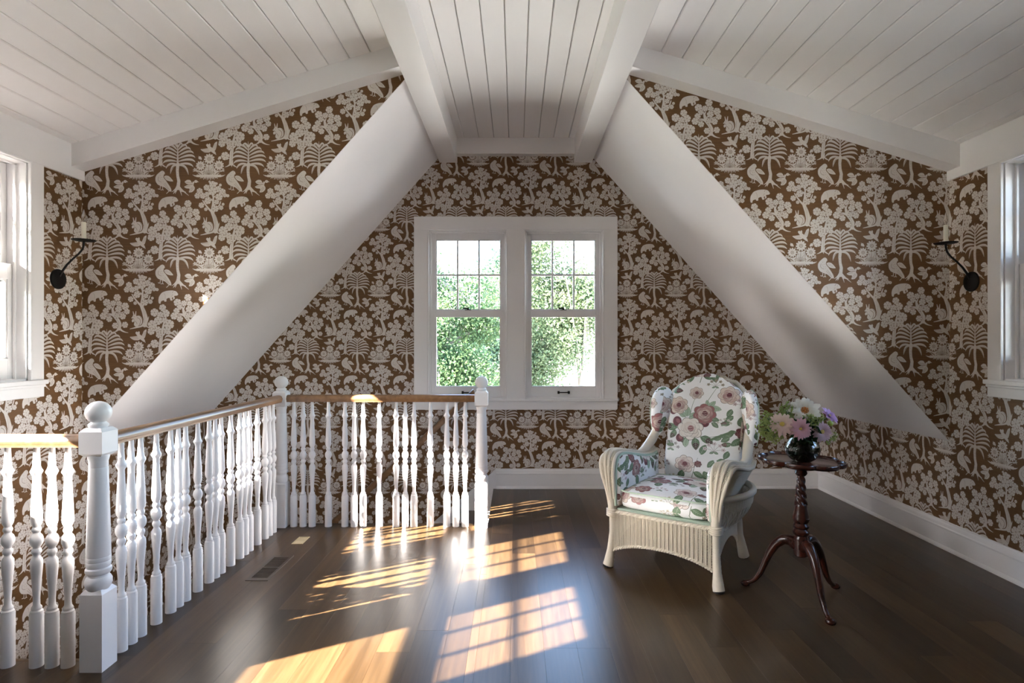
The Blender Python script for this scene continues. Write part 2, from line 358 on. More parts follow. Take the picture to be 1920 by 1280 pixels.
def chintz_print():
    """white glazed cotton strewn with maroon and cream roses"""
    rng = random.Random(11)
    P = Print(840, 1080, 700, 90, (.80, .81, .82))
    MAR, DMAR, PINK, CREAM, GREY = (.105, .016, .026), (.05, .012, .016), (.27, .105, .11), (.60, .52, .46), (.20, .17, .15)
    GR, LG, DG = (.10, .17, .095), (.33, .43, .33), (.035, .06, .035)
    def leaf(x, y, l, ang, tip=None, light=False):
        dx, dy = math.cos(ang), math.sin(ang); nx, ny = -dy, dx
        base = LG if light else GR
        L = [(x + dx * l * t + nx * s * l * .27 * math.sin(math.pi * min(1, t * .93 + .07)) ** .8, y + dy * l * t + ny * s * l * .27 * math.sin(math.pi * min(1, t * .93 + .07)) ** .8)
             for s, r in ((1, (0, .2, .4, .6, .8, 1)), (-1, (.8, .6, .4, .2))) for t in r]
        P.poly(L, DG, 1.2); P.poly(L, base)
        if tip: P.line([(x + dx * l * .62, y + dy * l * .62), (x + dx * l * .97, y + dy * l * .97)], (l * .2, l * .02), tip)
        vein = LG if not light else GR
        P.line([(x, y), (x + dx * l, y + dy * l)], (1.6, .6), vein)
        for t in (.2, .36, .52, .68):
            for s in (-1, 1):
                P.line([(x + dx * l * t, y + dy * l * t), (x + dx * l * (t + .16) + nx * s * l * .19, y + dy * l * (t + .16) + ny * s * l * .19)], (1.1, .5), vein)
    def rose(x, y, r, outer, inner, heart=MAR):
        a0 = rng.random() * 6
        for k in range(7):
            a = a0 + k * .9
            P.ell(x + r * .55 * math.cos(a), y + r * .55 * math.sin(a), r * .52, r * .44, GREY, a)
            P.ell(x + r * .55 * math.cos(a), y + r * .55 * math.sin(a), r * .47, r * .40, outer, a)
        mixc = lambda t: tuple(p * (1 - t) + q * t for p, q in zip(outer, inner))
        for k in range(17):
            a = a0 + k * 2.4; d = r * (.60 - .034 * k); w = r * (.40 - .014 * k)
            px_, py_ = x + d * math.cos(a), y + d * math.sin(a)
            P.ell(px_ + 1, py_ + 1.5, w + 1.6, w * .80 + 1.6, GREY, a + 1.57)
            P.ell(px_, py_, w, w * .80, mixc(min(1, max(0, .05 * k + rng.uniform(-.25, .35)))), a + 1.57)
            P.line(curve((px_ + w * .6 * math.cos(a + .9), py_ + w * .6 * math.sin(a + .9)), (px_ + w * .75 * math.cos(a), py_ + w * .75 * math.sin(a)), (px_ + w * .6 * math.cos(a - .9), py_ + w * .6 * math.sin(a - .9)), 6), (.6, 1.6, .6), inner if k < 9 else outer)
        P.ell(x + r * .04, y - r * .04, r * .24, r * .26, heart)
        for k in range(3): P.line(curve((x - r * .18, y + r * (.08 - .1 * k)), (x, y + r * (.22 - .12 * k)), (x + r * .2, y + r * (.02 - .1 * k)), 6), (1, 2.2, 1), DMAR if k % 2 else inner)
    def sprig(x, y, s, col, lc):
        for k in range(5):
            a = -1.57 + (k - 2) * .62
            P.line(curve((x, y), (x + s * .3 * math.cos(a), y + s * .4 * math.sin(a) - s * .2), (x + s * math.cos(a), y + s * math.sin(a))), 1.2, GREY)
            for j in range(5):
                b = j * 1.26
                P.ell(x + s * math.cos(a) + s * .13 * math.cos(b), y + s * math.sin(a) + s * .13 * math.sin(b), s * .12, s * .08, col, b)
            P.ell(x + s * math.cos(a), y + s * math.sin(a), s * .06, s * .06, GREY)
        leaf(x, y, s * .5, .4, None, lc); leaf(x, y, s * .5, 2.7, None, lc)
    # stems
    for c in (((1130, 700), (1110, 480), (1150, 360)), ((1250, 430), (1290, 330), (1340, 230)), ((1250, 780), (1400, 760), (1500, 690)), ((1180, 1250), (1200, 1100), (1230, 1000))):
        P.line(curve(*c), (3, 1.5), GR)
    # leaves of the main bunch
    for a in ((1010, 700, 150, 3.3, DMAR), (1000, 720, 110, 2.1, DMAR), (1240, 760, 140, .55, DMAR), (1190, 780, 140, 1.45, DMAR), (1300, 560, 100, .2, None), (1330, 600, 85, .75, None),
              (1120, 780, 110, 1.9, None), (1040, 760, 100, 1.2, DMAR), (880, 270, 150, -.75, None), (900, 270, 130, .02, MAR)):
        leaf(*a[:4], tip=a[4])
    for a in ((1090, 560, 110, -1.5), (1080, 570, 100, -2.4), (1110, 570, 110, -.6), (1110, 800, 100, 1.65), (1290, 440, 90, -.9), (1300, 440, 110, .2), (1300, 440, 90, .9), (1280, 430, 70, -1.8)):
        leaf(*a, light=True)
    for k in range(7): leaf(1500 + 18 * (k % 2), 450 + 75 * k, 95, 2.0 + .5 * (k % 3), MAR if k % 3 == 2 else None)
    for q in ((1355, 780), (1400, 745), (1440, 725), (1480, 700)): leaf(q[0], q[1], 75, -.5 + rng.random() * .8)
    P.line(curve((1340, 790), (1420, 740), (1520, 690)), 13, GR)
    for x, y, r in ((1000, 620, 55), (950, 500, 48), (1250, 610, 60), (1040, 800, 45), (900, 480, 40)): P.ell(x, y, r, r * .8, MAR, rng.random() * 3); P.ell(x + 8, y - 6, r * .5, r * .35, PINK, 1)
    rose(995, 440, 95, CREAM, PINK); rose(1255, 515, 105, PINK, CREAM); rose(1135, 690, 120, (.74, .70, .66), CREAM, (.30, .12, .13))
    rose(1160, 290, 66, (.62, .55, .50), PINK); rose(1460, 300, 95, CREAM, PINK); rose(1110, 1080, 92, (.70, .64, .6), PINK); rose(1235, 1065, 34, MAR, PINK)
    rose(820, 830, 90, PINK, CREAM); rose(760, 700, 60, MAR, PINK); rose(1440, 1120, 88, CREAM, PINK); rose(760, 1120, 70, PINK, CREAM)
    for a in ((760, 760, 120, 2.4), (830, 900, 130, 1.4), (890, 860, 110, .3), (1380, 1010, 100, 2.2), (1400, 1000, 120, .3), (1250, 960, 120, -1.2), (1100, 1150, 120, 1.9), (1200, 1150, 110, .6), (1300, 1130, 120, 1.3), (740, 640, 110, -1.6)):
        leaf(*a)
    sprig(960, 930, 78, (.40, .39, .40), True); sprig(1370, 920, 88, (.60, .52, .55), False); sprig(1330, 210, 70, (.30, .27, .2), True); sprig(1010, 190, 60, (.55, .52, .42), True)
    sprig(1440, 620, 60, (.55, .55, .5), True); sprig(900, 1120, 60, (.5, .42, .42), True); sprig(760, 420, 85, (.45, .36, .38), False); sprig(760, 240, 60, (.4, .4, .38), True)
    return P
# ---------------------------------------------------------------- materials
def mat(name, col, rough=.5, metal=0., spec=.5, **kw):
    m = bpy.data.materials.new(name); m.use_nodes = True
    b = m.node_tree.nodes['Principled BSDF']
    b.inputs['Base Color'].default_value = (*col, 1); b.inputs['Roughness'].default_value = rough
    b.inputs['Metallic'].default_value = metal; b.inputs['Specular IOR Level'].default_value = spec
    for k, v in kw.items(): b.inputs[k].default_value = v
    return m
def N(m, t, **kw):
    n = m.node_tree.nodes.new(t)
    for k, v in kw.items(): setattr(n, k, v)
    return n
def L(m, a, b): m.node_tree.links.new(a, b)
def bsdf(m): return m.node_tree.nodes['Principled BSDF']
def mixcol(m, fac, a, b, mode='MIX'):
    n = N(m, 'ShaderNodeMix', data_type='RGBA', blend_type=mode)
    for sock, v in ((n.inputs[0], fac), (n.inputs[6], a), (n.inputs[7], b)):
        if hasattr(v, 'default_value') or hasattr(v, 'is_output'): L(m, v, sock)
        elif isinstance(v, (int, float)): sock.default_value = v
        else: sock.default_value = (*v, 1)
    return n.outputs[2]
def mapped(m, scale, src='Position'):
    if src == 'Position': out = N(m, 'ShaderNodeNewGeometry').outputs['Position']
    else: out = N(m, 'ShaderNodeTexCoord').outputs[src]
    mp = N(m, 'ShaderNodeMapping'); mp.inputs['Scale'].default_value = scale; L(m, out, mp.inputs[0]); return mp.outputs[0]
def noise(m, vec, scale, detail=4., rough=.55, dist=0.):
    n = N(m, 'ShaderNodeTexNoise'); L(m, vec, n.inputs['Vector'])
    n.inputs['Scale'].default_value = scale; n.inputs['Detail'].default_value = detail; n.inputs['Roughness'].default_value = rough; n.inputs['Distortion'].default_value = dist
    return n.outputs['Fac']
def ramp(m, fac, stops):
    n = N(m, 'ShaderNodeValToRGB'); L(m, fac, n.inputs[0])
    e = n.color_ramp.elements
    while len(e) < len(stops): e.new(.5)
    for q, (p, c) in zip(e, stops): q.position = p; q.color = (*c, 1) if not isinstance(c, (int, float)) else (c, c, c, 1)
    return n.outputs[0]
def bump(m, h, strength=.2, dist=.002):
    b = N(m, 'ShaderNodeBump'); b.inputs['Strength'].default_value = strength; b.inputs['Distance'].default_value = dist
    L(m, h, b.inputs['Height']); L(m, b.outputs[0], bsdf(m).inputs['Normal'])

M = {}
def painted(name, col, rough):
    m = mat(name, col, rough)
    f = noise(m, mapped(m, (1, 1, 1)), 3.0, 3)
    L(m, mixcol(m, f, tuple(c * .97 for c in col), tuple(min(1, c * 1.02) for c in col)), bsdf(m).inputs['Base Color'])
    return m
M['trim'] = painted('white_trim_paint', (.805, .79, .79), .32)
M['ceil'] = painted('white_ceiling_paint', (.805, .785, .78), .45)
M['plaster'] = painted('white_plaster', (.80, .78, .79), .75)
M['groove'] = mat('shadow_groove', (.22, .19, .16), .8)

WPIMG = wallpaper_print().image('wallpaper_print')
def wallpaper():
    m = mat('printed_wallpaper', (.2, .12, .06), .42, 0, .3)
    t = N(m, 'ShaderNodeTexImage'); t.image = WPIMG; WPIMG.colorspace_settings.name = 'Non-Color'; t.interpolation = 'Linear'
    uv = N(m, 'ShaderNodeUVMap'); uv.uv_map = 'UVMap'; L(m, uv.outputs[0], t.inputs[0])
    v = mapped(m, (1.4, 1.4, 130))
    f = noise(m, v, 4.0, 5, .6)
    base = ramp(m, f, ((.28, (.095, .045, .015)), (.5, (.135, .066, .024)), (.74, (.215, .117, .050))))
    big = noise(m, mapped(m, (1, 1, 1)), 1.1, 2)
    base = mixcol(m, .35, base, ramp(m, big, ((.3, (.095, .045, .015)), (.7, (.160, .080, .031)))))
    pr = mixcol(m, f, (.56, .515, .475), (.67, .62, .585))
    L(m, mixcol(m, t.outputs[0], base, pr), bsdf(m).inputs['Base Color'])
    rr = N(m, 'ShaderNodeMapRange'); L(m, t.outputs[0], rr.inputs[0]); rr.inputs[3].default_value = .38; rr.inputs[4].default_value = .5
    L(m, rr.outputs[0], bsdf(m).inputs['Roughness'])
    bump(m, f, .12, .001)
    return m
M['paper'] = wallpaper()

def wood(name, stops, rough, grain=(38, 2.2, 38), spec=.5, per_object=.0, coat=0.):
    m = mat(name, stops[1], rough, 0, spec)
    if coat: bsdf(m).inputs['Coat Weight'].default_value = coat; bsdf(m).inputs['Coat Roughness'].default_value = .12
    pos = N(m, 'ShaderNodeNewGeometry').outputs['Position']
    oi = N(m, 'ShaderNodeObjectInfo')
    off = N(m, 'ShaderNodeVectorMath', operation='MULTIPLY'); cx = N(m, 'ShaderNodeCombineXYZ')
    for k in range(3): L(m, oi.outputs['Random'], cx.inputs[k])
    L(m, cx.outputs[0], off.inputs[0]); off.inputs[1].default_value = (7.3, 31.7, 3.1)
    ad = N(m, 'ShaderNodeVectorMath', operation='ADD'); L(m, pos, ad.inputs[0]); L(m, off.outputs[0], ad.inputs[1])
    mp = N(m, 'ShaderNodeMapping'); mp.inputs['Scale'].default_value = grain; L(m, ad.outputs[0], mp.inputs[0])
    f = noise(m, mp.outputs[0], 1.0, 6, .6, .6)
    mp2 = N(m, 'ShaderNodeMapping'); mp2.inputs['Scale'].default_value = tuple(g * .16 for g in grain); L(m, ad.outputs[0], mp2.inputs[0])
    f2 = noise(m, mp2.outputs[0], 1.0, 3, .5, 1.6)
    c = ramp(m, f, ((.25, stops[0]), (.5, stops[1]), (.78, stops[2])))
    c = mixcol(m, .45, c, ramp(m, f2, ((.3, stops[0]), (.7, stops[2]))))
    if per_object:
        mr = N(m, 'ShaderNodeMapRange'); L(m, oi.outputs['Random'], mr.inputs[0]); mr.inputs[3].default_value = 1 - per_object; mr.inputs[4].default_value = 1 + per_object
        cc = N(m, 'ShaderNodeCombineColor')
        for k in range(3): L(m, mr.outputs[0], cc.inputs[k])
        c = mixcol(m, 1.0, c, cc.outputs[0], 'MULTIPLY')
    L(m, c, bsdf(m).inputs['Base Color'])
    bump(m, f, .06, .001)
    return m
M['floor'] = wood('dark_oak_floor', ((.028, .0156, .0064), (.049, .0273, .0116), (.082, .0485, .0225)), .28, (75, 3.2, 75), .36, .5)
M['rail'] = wood('oak_handrail', ((.11, .055, .024), (.19, .10, .046), (.30, .17, .085)), .3, (40, 5, 40))
M['mahog'] = wood('mahogany', ((.016, .0045, .003), (.038, .010, .006), (.07, .018, .010)), .25, (30, 30, 5), .4, 0, .3)
M['ventwood'] = wood('vent_oak', ((.030, .018, .009), (.052, .031, .0155), (.08, .05, .027)), .35, (20, 20, 20))
M['dark'] = mat('dark_recess', (.006, .004, .003), .8)
M['iron'] = mat('black_iron', (.012, .011, .011), .45, .6)
M['bronze'] = mat('dark_bronze', (.02, .017, .015), .35, .7)
M['brass'] = mat('pale_brass', (.62, .52, .33), .4, .35)
M['candle'] = mat('candle_sleeve', (.78, .74, .62), .5)
M['wicker'] = painted('cream_wicker', (.66, .60, .49), .42)
M['welt'] = mat('pale_green_welt', (.42, .52, .42), .75)
M['glide'] = mat('black_glide', (.01, .01, .01), .5)
CHIMG = chintz_print().image('chintz_print'); CHIMG.colorspace_settings.name = 'Non-Color'
def chintz():
    m = mat('rose_chintz', (.8, .8, .8), .55)
    t = N(m, 'ShaderNodeTexImage'); t.image = CHIMG
    uv = N(m, 'ShaderNodeUVMap'); uv.uv_map = 'UVMap'; L(m, uv.outputs[0], t.inputs[0])
    L(m, t.outputs[0], bsdf(m).inputs['Base Color'])
    bump(m, noise(m, mapped(m, (600, 600, 600), 'Object'), 1.0, 2), .1, .0006)
    return m
M['chintz'] = chintz()
def pane():
    m = bpy.data.materials.new('window_pane'); m.use_nodes = True
    nt = m.node_tree; nt.nodes.remove(bsdf(m)); out = nt.nodes['Material Output']
    tr = N(m, 'ShaderNodeBsdfTransparent'); tr.inputs[0].default_value = (.975, .975, .975, 1)
    gl = N(m, 'ShaderNodeBsdfGlossy'); gl.inputs['Roughness'].default_value = .02
    fr = N(m, 'ShaderNodeFresnel'); fr.inputs[0].default_value = 1.35
    mx = N(m, 'ShaderNodeMixShader'); L(m, fr.outputs[0], mx.inputs[0]); L(m, tr.outputs[0], mx.inputs[1]); L(m, gl.outputs[0], mx.inputs[2]); L(m, mx.outputs[0], out.inputs[0])
    return m
M['pane'] = pane()
M['glass'] = mat('clear_glass', (.96, .98, .97), .02, 0, .5, **{'Transmission Weight': 1.0, 'IOR': 1.45})
M['water'] = mat('vase_water', (.75, .82, .74), .02, 0, .5, **{'Transmission Weight': 1.0, 'IOR': 1.33})
def leafy(name, a, b, trans=.35):
    m = mat(name, a, .55, 0, .2)
    f = noise(m, mapped(m, (1, 1, 1)), 2.3, 4)
    c = ramp(m, f, ((.3, a), (.7, b)))
    L(m, c, bsdf(m).inputs['Base Color'])
    tl = N(m, 'ShaderNodeBsdfTranslucent'); L(m, c, tl.inputs[0])
    mx = N(m, 'ShaderNodeMixShader'); mx.inputs[0].default_value = trans
    out = m.node_tree.nodes['Material Output']
    L(m, bsdf(m).outputs[0], mx.inputs[1]); L(m, tl.outputs[0], mx.inputs[2]); L(m, mx.outputs[0], out.inputs[0])
    return m
M['leaf'] = leafy('tree_leaves', (.05, .105, .05), (.11, .16, .06))
M['leaf2'] = leafy('dark_tree_leaves', (.035, .072, .050), (.065, .11, .07))
M['leaf3'] = leafy('pale_tree_leaves', (.075, .12, .06), (.15, .18, .09))
M['bark'] = painted('grey_bark', (.23, .20, .17), .9)
M['ground'] = painted('pale_ground', (.44, .43, .38), .95)
M['grass'] = leafy('lawn', (.10, .15, .05), (.15, .19, .07), .0)
M['stemg'] = mat('green_stem', (.05, .10, .03), .5)
M['darkleaf'] = leafy('dark_bouquet_leaf', (.012, .03, .012), (.03, .06, .02), .15)
M['bract'] = leafy('green_bracts', (.20, .26, .06), (.38, .42, .16), .3)
def petal(name, a, b): return leafy(name, a, b, .3)
M['p_white'] = petal('cream_white_petals', (.74, .70, .60), (.80, .77, .70))
M['p_cream'] = petal('cream_pink_petals', (.72, .58, .44), (.70, .48, .50))
M['p_peach'] = petal('peach_pink_petals', (.70, .46, .36), (.62, .34, .44))
M['p_pink'] = petal('dusty_pink_petals', (.56, .38, .42), (.60, .44, .42))
M['p_violet'] = petal('violet_petals', (.42, .19, .46), (.60, .40, .58))
M['orange'] = mat('orange_centre', (.55, .17, .02), .6)
M['yellow'] = mat('yellow_centre', (.55, .38, .08), .6)
M['limeb'] = mat('lime_bud', (.32, .40, .06), .5)
# ---------------------------------------------------------------- the room
XW, YB, YG, YF, ZL = 2.72, 5.28, 3.70, -1.9, -2.28    # side walls, back wall, gable plane, wall behind the camera, lower hall floor
TW, TH = .4434, .5886                                   # wallpaper repeat
PX, PY = (405 - 220) / 567, 1 - (118 - 115) / 750       # the palm's tip inside the tile
def paper_uv(axis, c0, z0, sgn=1):
    """puts the tip of a palm at (c0, z0) on the wall"""
    return lambda co, n: (sgn * (co[axis] - c0) / TW + PX, (co[2] - z0) / TH + PY)

def wall_with_holes(u0, u1, z0, z1, holes, put):
    mb = MB(); holes = sorted(holes); cur = u0
    for (a, b, c, d) in holes:
        put(mb, cur, a, z0, z1); put(mb, a, b, z0, c); put(mb, a, b, d, z1); cur = b
    put(mb, cur, u1, z0, z1)
    return mb
T = .15
CENTRES = (2.937, 2.015, 1.105); HW = .352; SZ0, SZ1 = 1.09, 2.315
side_holes = [(c - HW, c + HW, SZ0, SZ1) for c in CENTRES]
wl = obj('wall_left', wall_with_holes(YF - T, YB + T, ZL, 2.62, side_holes, lambda mb, a, b, c, d: mb.box(-XW - T, -XW, a, b, c, d)), M['paper'], uv=paper_uv(1, 3.37, 1.956, 1))
struct(wl, 'left wall with printed brown wallpaper and three tall windows')
wr = obj('wall_right', wall_with_holes(YF - T, YB + T, ZL, 2.62, side_holes, lambda mb, a, b, c, d: mb.box(XW, XW + T, a, b, c, d)), M['paper'], uv=paper_uv(1, 3.49, 2.01, -1))
struct(wr, 'right wall in printed brown wallpaper with a black candle sconce')
BC, BHW, BZ0, BZ1 = .431, .356, .80, 2.317
wb = obj('wall_back', wall_with_holes(-XW, XW, ZL, 3.2, [(-BC - BHW, -BC + BHW, BZ0, BZ1), (BC - BHW, BC + BHW, BZ0, BZ1)], lambda mb, a, b, c, d: mb.box(a, b, YB, YB + T, c, d)), M['paper'], uv=paper_uv(0, -1.419, 1.945))
struct(wb, 'far wall in printed brown wallpaper around the paired white window')
wf = obj('wall_front', MB().box(-XW, XW, YF - T, YF, 0, 3.2), M['paper'], uv=paper_uv(0, 0, 1.95)); struct(wf, 'wall behind the camera in the same brown wallpaper')

SL = 1.121                                              # steep roof slope
def zs(x): return 2.934 - SL * (abs(x) - .713)
RK = .305                                               # shallow dormer ceiling slope
def zc(x): return 2.5235 + RK * (2.667 - abs(x))
for s, nm in ((-1, 'left'), (1, 'right')):
    q = [(s * .66, zs(.66)), (s * 2.80, zs(2.80)), (s * 2.88, zs(2.80) + .08), (s * .74, zs(.66) + .08)]
    o = obj('wall_slope_' + nm, MB().prism(q, YG, YB + T, 'y'), M['plaster'])
    struct(o, 'white plaster roof slope at the %s of the far window' % nm)
    q = [(s * .66, zs(.66) + .003), (s * XW, zs(XW) + .003), (s * XW, 2.62), (s * .66, zc(.66) + .03)]
    g = obj('wall_gable_' + nm, MB().prism(q, YG - .003, YG, 'y'), M['paper'], uv=paper_uv(0, -2.563 if s < 0 else 2.036, 1.976 if s < 0 else 2.02))
    struct(g, 'brown papered gable wall above the %s roof slope' % nm)

# ceiling: backing board with every tongue-and-groove plank laid under it
mb = MB().box(-.75, .75, YF - T, YB + T, 3.128, 3.22)
for s in (-1, 1):
    mb.prism([(s * .6, zc(.6) + .016), (s * 2.9, zc(2.9) + .016), (s * 2.9, zc(2.9) + .10), (s * .6, zc(.6) + .12)], YF - T, YG, 'y')
ceil = struct(obj('ceiling', mb, M['groove']), 'white plank ceiling with two shallow slopes and a flat middle')
def plank(x0, x1, zf, y0, y1, t=.0155, g=.0017, c=.0045):
    pts = [(x0 + g + c, zf(x0 + g + c)), (x1 - g - c, zf(x1 - g - c)), (x1 - g, zf(x1 - g) + c), (x1 - g, zf(x1 - g) + t), (x0 + g, zf(x0 + g) + t), (x0 + g, zf(x0 + g) + c)]
    return obj('plank', MB().prism(pts, y0, y1, 'y'), M['ceil'], ceil)
flat = [-.600] + [.0706 + .1324 * k for k in range(-4, 4)] + [.600]
for a, b in zip(flat[:-1], flat[1:]): plank(a, b, lambda x: 3.113, YF, YB)
for s in (-1, 1):
    xs = [XW] + [2.66 - .1268 * k for k in range(17)] + [.56]
    for a, b in zip(xs[:-1], xs[1:]): plank(min(s * a, s * b), max(s * a, s * b), zc, YF, YG - .004)

# beams and boards that dress the ceiling
for s, nm in ((-1, 'left'), (1, 'right')):
    x0, x1 = sorted((s * .522, s * .682))
    struct(obj('trim_%d' % (1 if s < 0 else 2), MB().box(x0, x1, YF, YB, 2.915, 3.13), M['trim'], bevel=.003), '%s of the two white ceiling beams running to the far wall' % nm)
    q = [(s * .67, zc(.67) - .138), (s * XW, zc(XW) - .138), (s * XW, zc(XW) + .01), (s * .67, zc(.67) + .01)]
    struct(obj('trim_%d' % (3 if s < 0 else 4), MB().prism(q, YG - .115, YG, 'y'), M['trim'], bevel=.002), 'white sloping rafter board over the %s gable wall' % nm)
    x0, x1 = sorted((s * XW, s * (XW - .017)))
    struct(obj('trim_%d' % (5 if s < 0 else 6), MB().box(x0, x1, YF, YG, SZ1, 2.53), M['trim'], bevel=.0015), 'white frieze board above the %s windows' % nm)
struct(obj('trim_7', MB().box(-.522, .522, YB - .076, YB, 2.972, 3.115), M['trim'], bevel=.002), 'white header board between the beam ends above the far window')

# floor: an L of boards round the stairwell
SX, SY0, SY1, SX1 = -1.735, 2.41, 4.235, -.20          # stairwell edges
mb = MB().box(SX, XW, YF, SY1, -.06, -.018).box(SX1, XW, SY1, YB, -.06, -.018).box(-XW, SX, YF, SY0, -.06, -.018)
floor = struct(obj('floor', mb, M['dark']), 'dark oak board floor with an L shaped stairwell cut out')
rnd = random.Random(3)
BW = .142
edges = sorted([-XW + k * BW for k in range(int(2 * XW / BW) + 1)] + [XW, SX, SX1])
for x0, x1 in zip(edges[:-1], edges[1:]):
    if x1 - x0 < .002: continue
    xm = (x0 + x1) / 2
    yend = SY0 if xm < SX else (SY1 if xm < SX1 else YB)
    y = YF - rnd.random() * 1.2
    while y < yend:
        l = .9 + rnd.random() * 1.7; y1 = min(y + l, yend)
        if yend - y1 < .25: y1 = yend
        a = max(y, YF)
        if y1 > a + .01:
            g, c = .0002, .0002
            pts = [(x0 + g, -.018), (x1 - g, -.018), (x1 - g, -c), (x1 - g - c, 0), (x0 + g + c, 0), (x0 + g, -c)]
            obj('floor_board', MB().prism(pts, a + .0004, y1 - .0004, 'y'), M['floor'], floor)
        y = y1
hall = [(SX, SX + .03, SY0, SY1 - .03), (SX, SX1, SY1 - .03, SY1), (SX1, SX1 + .03, SY1 - .03, YB), (-XW, SX, SY0 - .03, SY0)]
mb = MB()
for q in hall: mb.box(*q, ZL, -.06)
struct(obj('wall_stairwell', mb, M['plaster']), 'white walls of the stairwell under the floor edge')
# overhanging nosing strips at the stairwell edge
obj('nosing', MB().box(SX - .02, SX1 + .0, SY1 - .001, SY1 + .025, -.03, 0), M['floor'], floor, bevel=.006)
obj('nosing', MB().box(SX - .025, SX - .0, SY0, SY1, -.03, 0), M['floor'], floor, bevel=.006)
obj('nosing', MB().box(-XW, SX, SY0 - .001, SY0 + .025, -.03, 0), M['floor'], floor, bevel=.006)
struct(obj('floor_lower_hall', MB().box(-XW, SX1, SY0 - .3, YB, ZL - .1, ZL), M['floor']), 'dark floor of the lower hall at the foot of the stairs')

# skirting boards
def base_profile(h=.177):
    return [(0, 0), (.026, 0), (.026, .010), (.020, .022), (.018, .024), (.018, h - .050), (.021, h - .046), (.021, h - .040), (.0165, h - .034), (.014, h - .018), (.010, h - .008), (.010, h), (0, h)]
bp = base_profile()
struct(obj('baseboard_back', MB().prism([(YB - d, z) for d, z in bp], -.174, XW, 'x'), M['trim']), 'white moulded skirting board along the far wall')
struct(obj('baseboard_right', MB().prism([(XW - d, z) for d, z in bp], YF, YB, 'y'), M['trim']), 'white moulded skirting board along the right wall')
# stair skirt on the far wall
K = .852
def sk(x, off): return .177 + K * (x + .174) + off
mb = MB().prism([(-.174, sk(-.174, 0)), (-.174, sk(-.174, -.42)), (-XW, sk(-XW, -.42)), (-XW, sk(-XW, 0))], YB - .016, YB, 'y')
mb.prism([(-.174, sk(-.174, 0)), (-.174, sk(-.174, -.045)), (-XW, sk(-XW, -.045)), (-XW, sk(-XW, 0))], YB - .022, YB, 'y')
struct(obj('trim_8', mb, M['trim'], bevel=.002), 'white skirt board sloping down the stairs on the far wall')
# stairs
st = empty('staircase', (SX1, 4.75, 0)); struct(st, 'stairs going down to the left behind the back railing')
for i in range(11):
    xa, xb, z = -.225 * (i + 1), -.225 * i, -.19 * (i + 1)
    obj('tread', MB().box(xa - .0, xb + .02, -.485, .505, z - .03, z), M['floor'], st, bevel=.006)
    obj('riser', MB().box(xb - .02, xb, -.485, .505, z, z + .16), M['trim'], st)

# ---------------------------------------------------------------- windows
def sash(name, parent, gw, z0, z1, sw, rb, rt, y, mats, lites):
    """frame with glass half width gw between z0 and z1; stiles reach sw; rails rb below and rt above; depth centre y"""
    t = .017
    mb = MB().box(-sw, -gw, y - t, y + t, z0 - rb, z1 + rt).box(gw, sw, y - t, y + t, z0 - rb, z1 + rt)
    mb.box(-gw, gw, y - t, y + t, z0 - rb, z0).box(-gw, gw, y - t, y + t, z1, z1 + rt)
    for a, b, c, d in ((-gw - .003, -gw + .007, z0, z1), (gw - .007, gw + .003, z0, z1), (-gw, gw, z0 - .003, z0 + .007), (-gw, gw, z1 - .007, z1 + .003)):
        mb.box(a, b, y - .010, y + .010, c, d)
    s = obj(name, mb, M['trim'], parent, bevel=.0015)
    if lites:
        xs = [-gw, -gw / 3, gw / 3, gw]; zz = [z0, (z0 + z1) / 2, z1]
        for x in xs[1:3]: obj('muntin', MB().box(x - .0085, x + .0085, y - .013, y + .013, z0, z1), M['trim'], s, bevel=.003)
        obj('muntin', MB().box(-gw, gw, y - .012, y + .012, zz[1] - .0085, zz[1] + .0085), M['trim'], s, bevel=.003)
    else: xs = [-gw, gw]; zz = [z0, z1]
    for xa, xb in zip(xs[:-1], xs[1:]):
        for za, zb in zip(zz[:-1], zz[1:]): obj('pane', MB().box(xa + .001, xb - .001, y - .002, y + .002, za + .001, zb - .001), M['pane'], s)
    return s
def window(n, label, loc, rz, hw, z0, z1, gw, lo, up, ltop, d, sill):
    """double hung window: six lites over one"""
    w = empty('window_%d' % n, loc, rz); struct(w, label)
    j = .018
    mb = MB().box(-hw, -hw + j, -.002, T + .01, z0, z1).box(hw - j, hw, -.002, T + .01, z0, z1).box(-hw, hw, -.002, T + .01, z1 - j, z1).box(-hw, hw, -.002, T + .03, z0 - .02, z0 + .012)
    for y0, y1, q in ((d - .035, d - .022, .012), (d + .056, d + .075, .012)):       # stops before and behind the sashes
        mb.box(-hw + j, -hw + j + q, y0, y1, z0, z1).box(hw - j - q, hw - j, y0, y1, z0, z1).box(-hw, hw, y0, y1, z1 - j - q, z1 - j)
    obj('frame', mb, M['trim'], w, bevel=.0015)
    sw = hw - j - .002
    lower = sash('lower_sash', w, gw, lo[0], lo[1], sw, lo[0] - z0 - .013, ltop - lo[1], d, M, False)
    upper = sash('upper_sash', w, gw, up[0], up[1], sw, up[0] - ltop + .05, z1 - j - .002 - up[1], d + .037, M, True)
    mb = MB().box(-.028, .028, d - .016, d + .012, ltop, ltop + .007)
    mb.lathe([(0, .012), (.008, .012), (.014, .008)], (.0, d - .003, ltop + .006), 10).tube([(-.005, d - .003, ltop + .016), (-.03, d - .006, ltop + .018), (-.046, d - .008, ltop + .017)], (.007, .006, .0075), 8)
    obj('sash_lock', mb, M['bronze'], w, smooth=40)
    zl = (z0 + lo[0]) / 2 + .004
    mb = MB().tube([(-.046, d - .042, zl), (.046, d - .042, zl)], .0055, 8)
    for s in (-1, 1): mb.box(s * .046 - .009, s * .046 + .009, d - .046, d - .016, zl - .012, zl + .012)
    obj('sash_lift', mb, M['bronze'], w, bevel=.002)
    return w
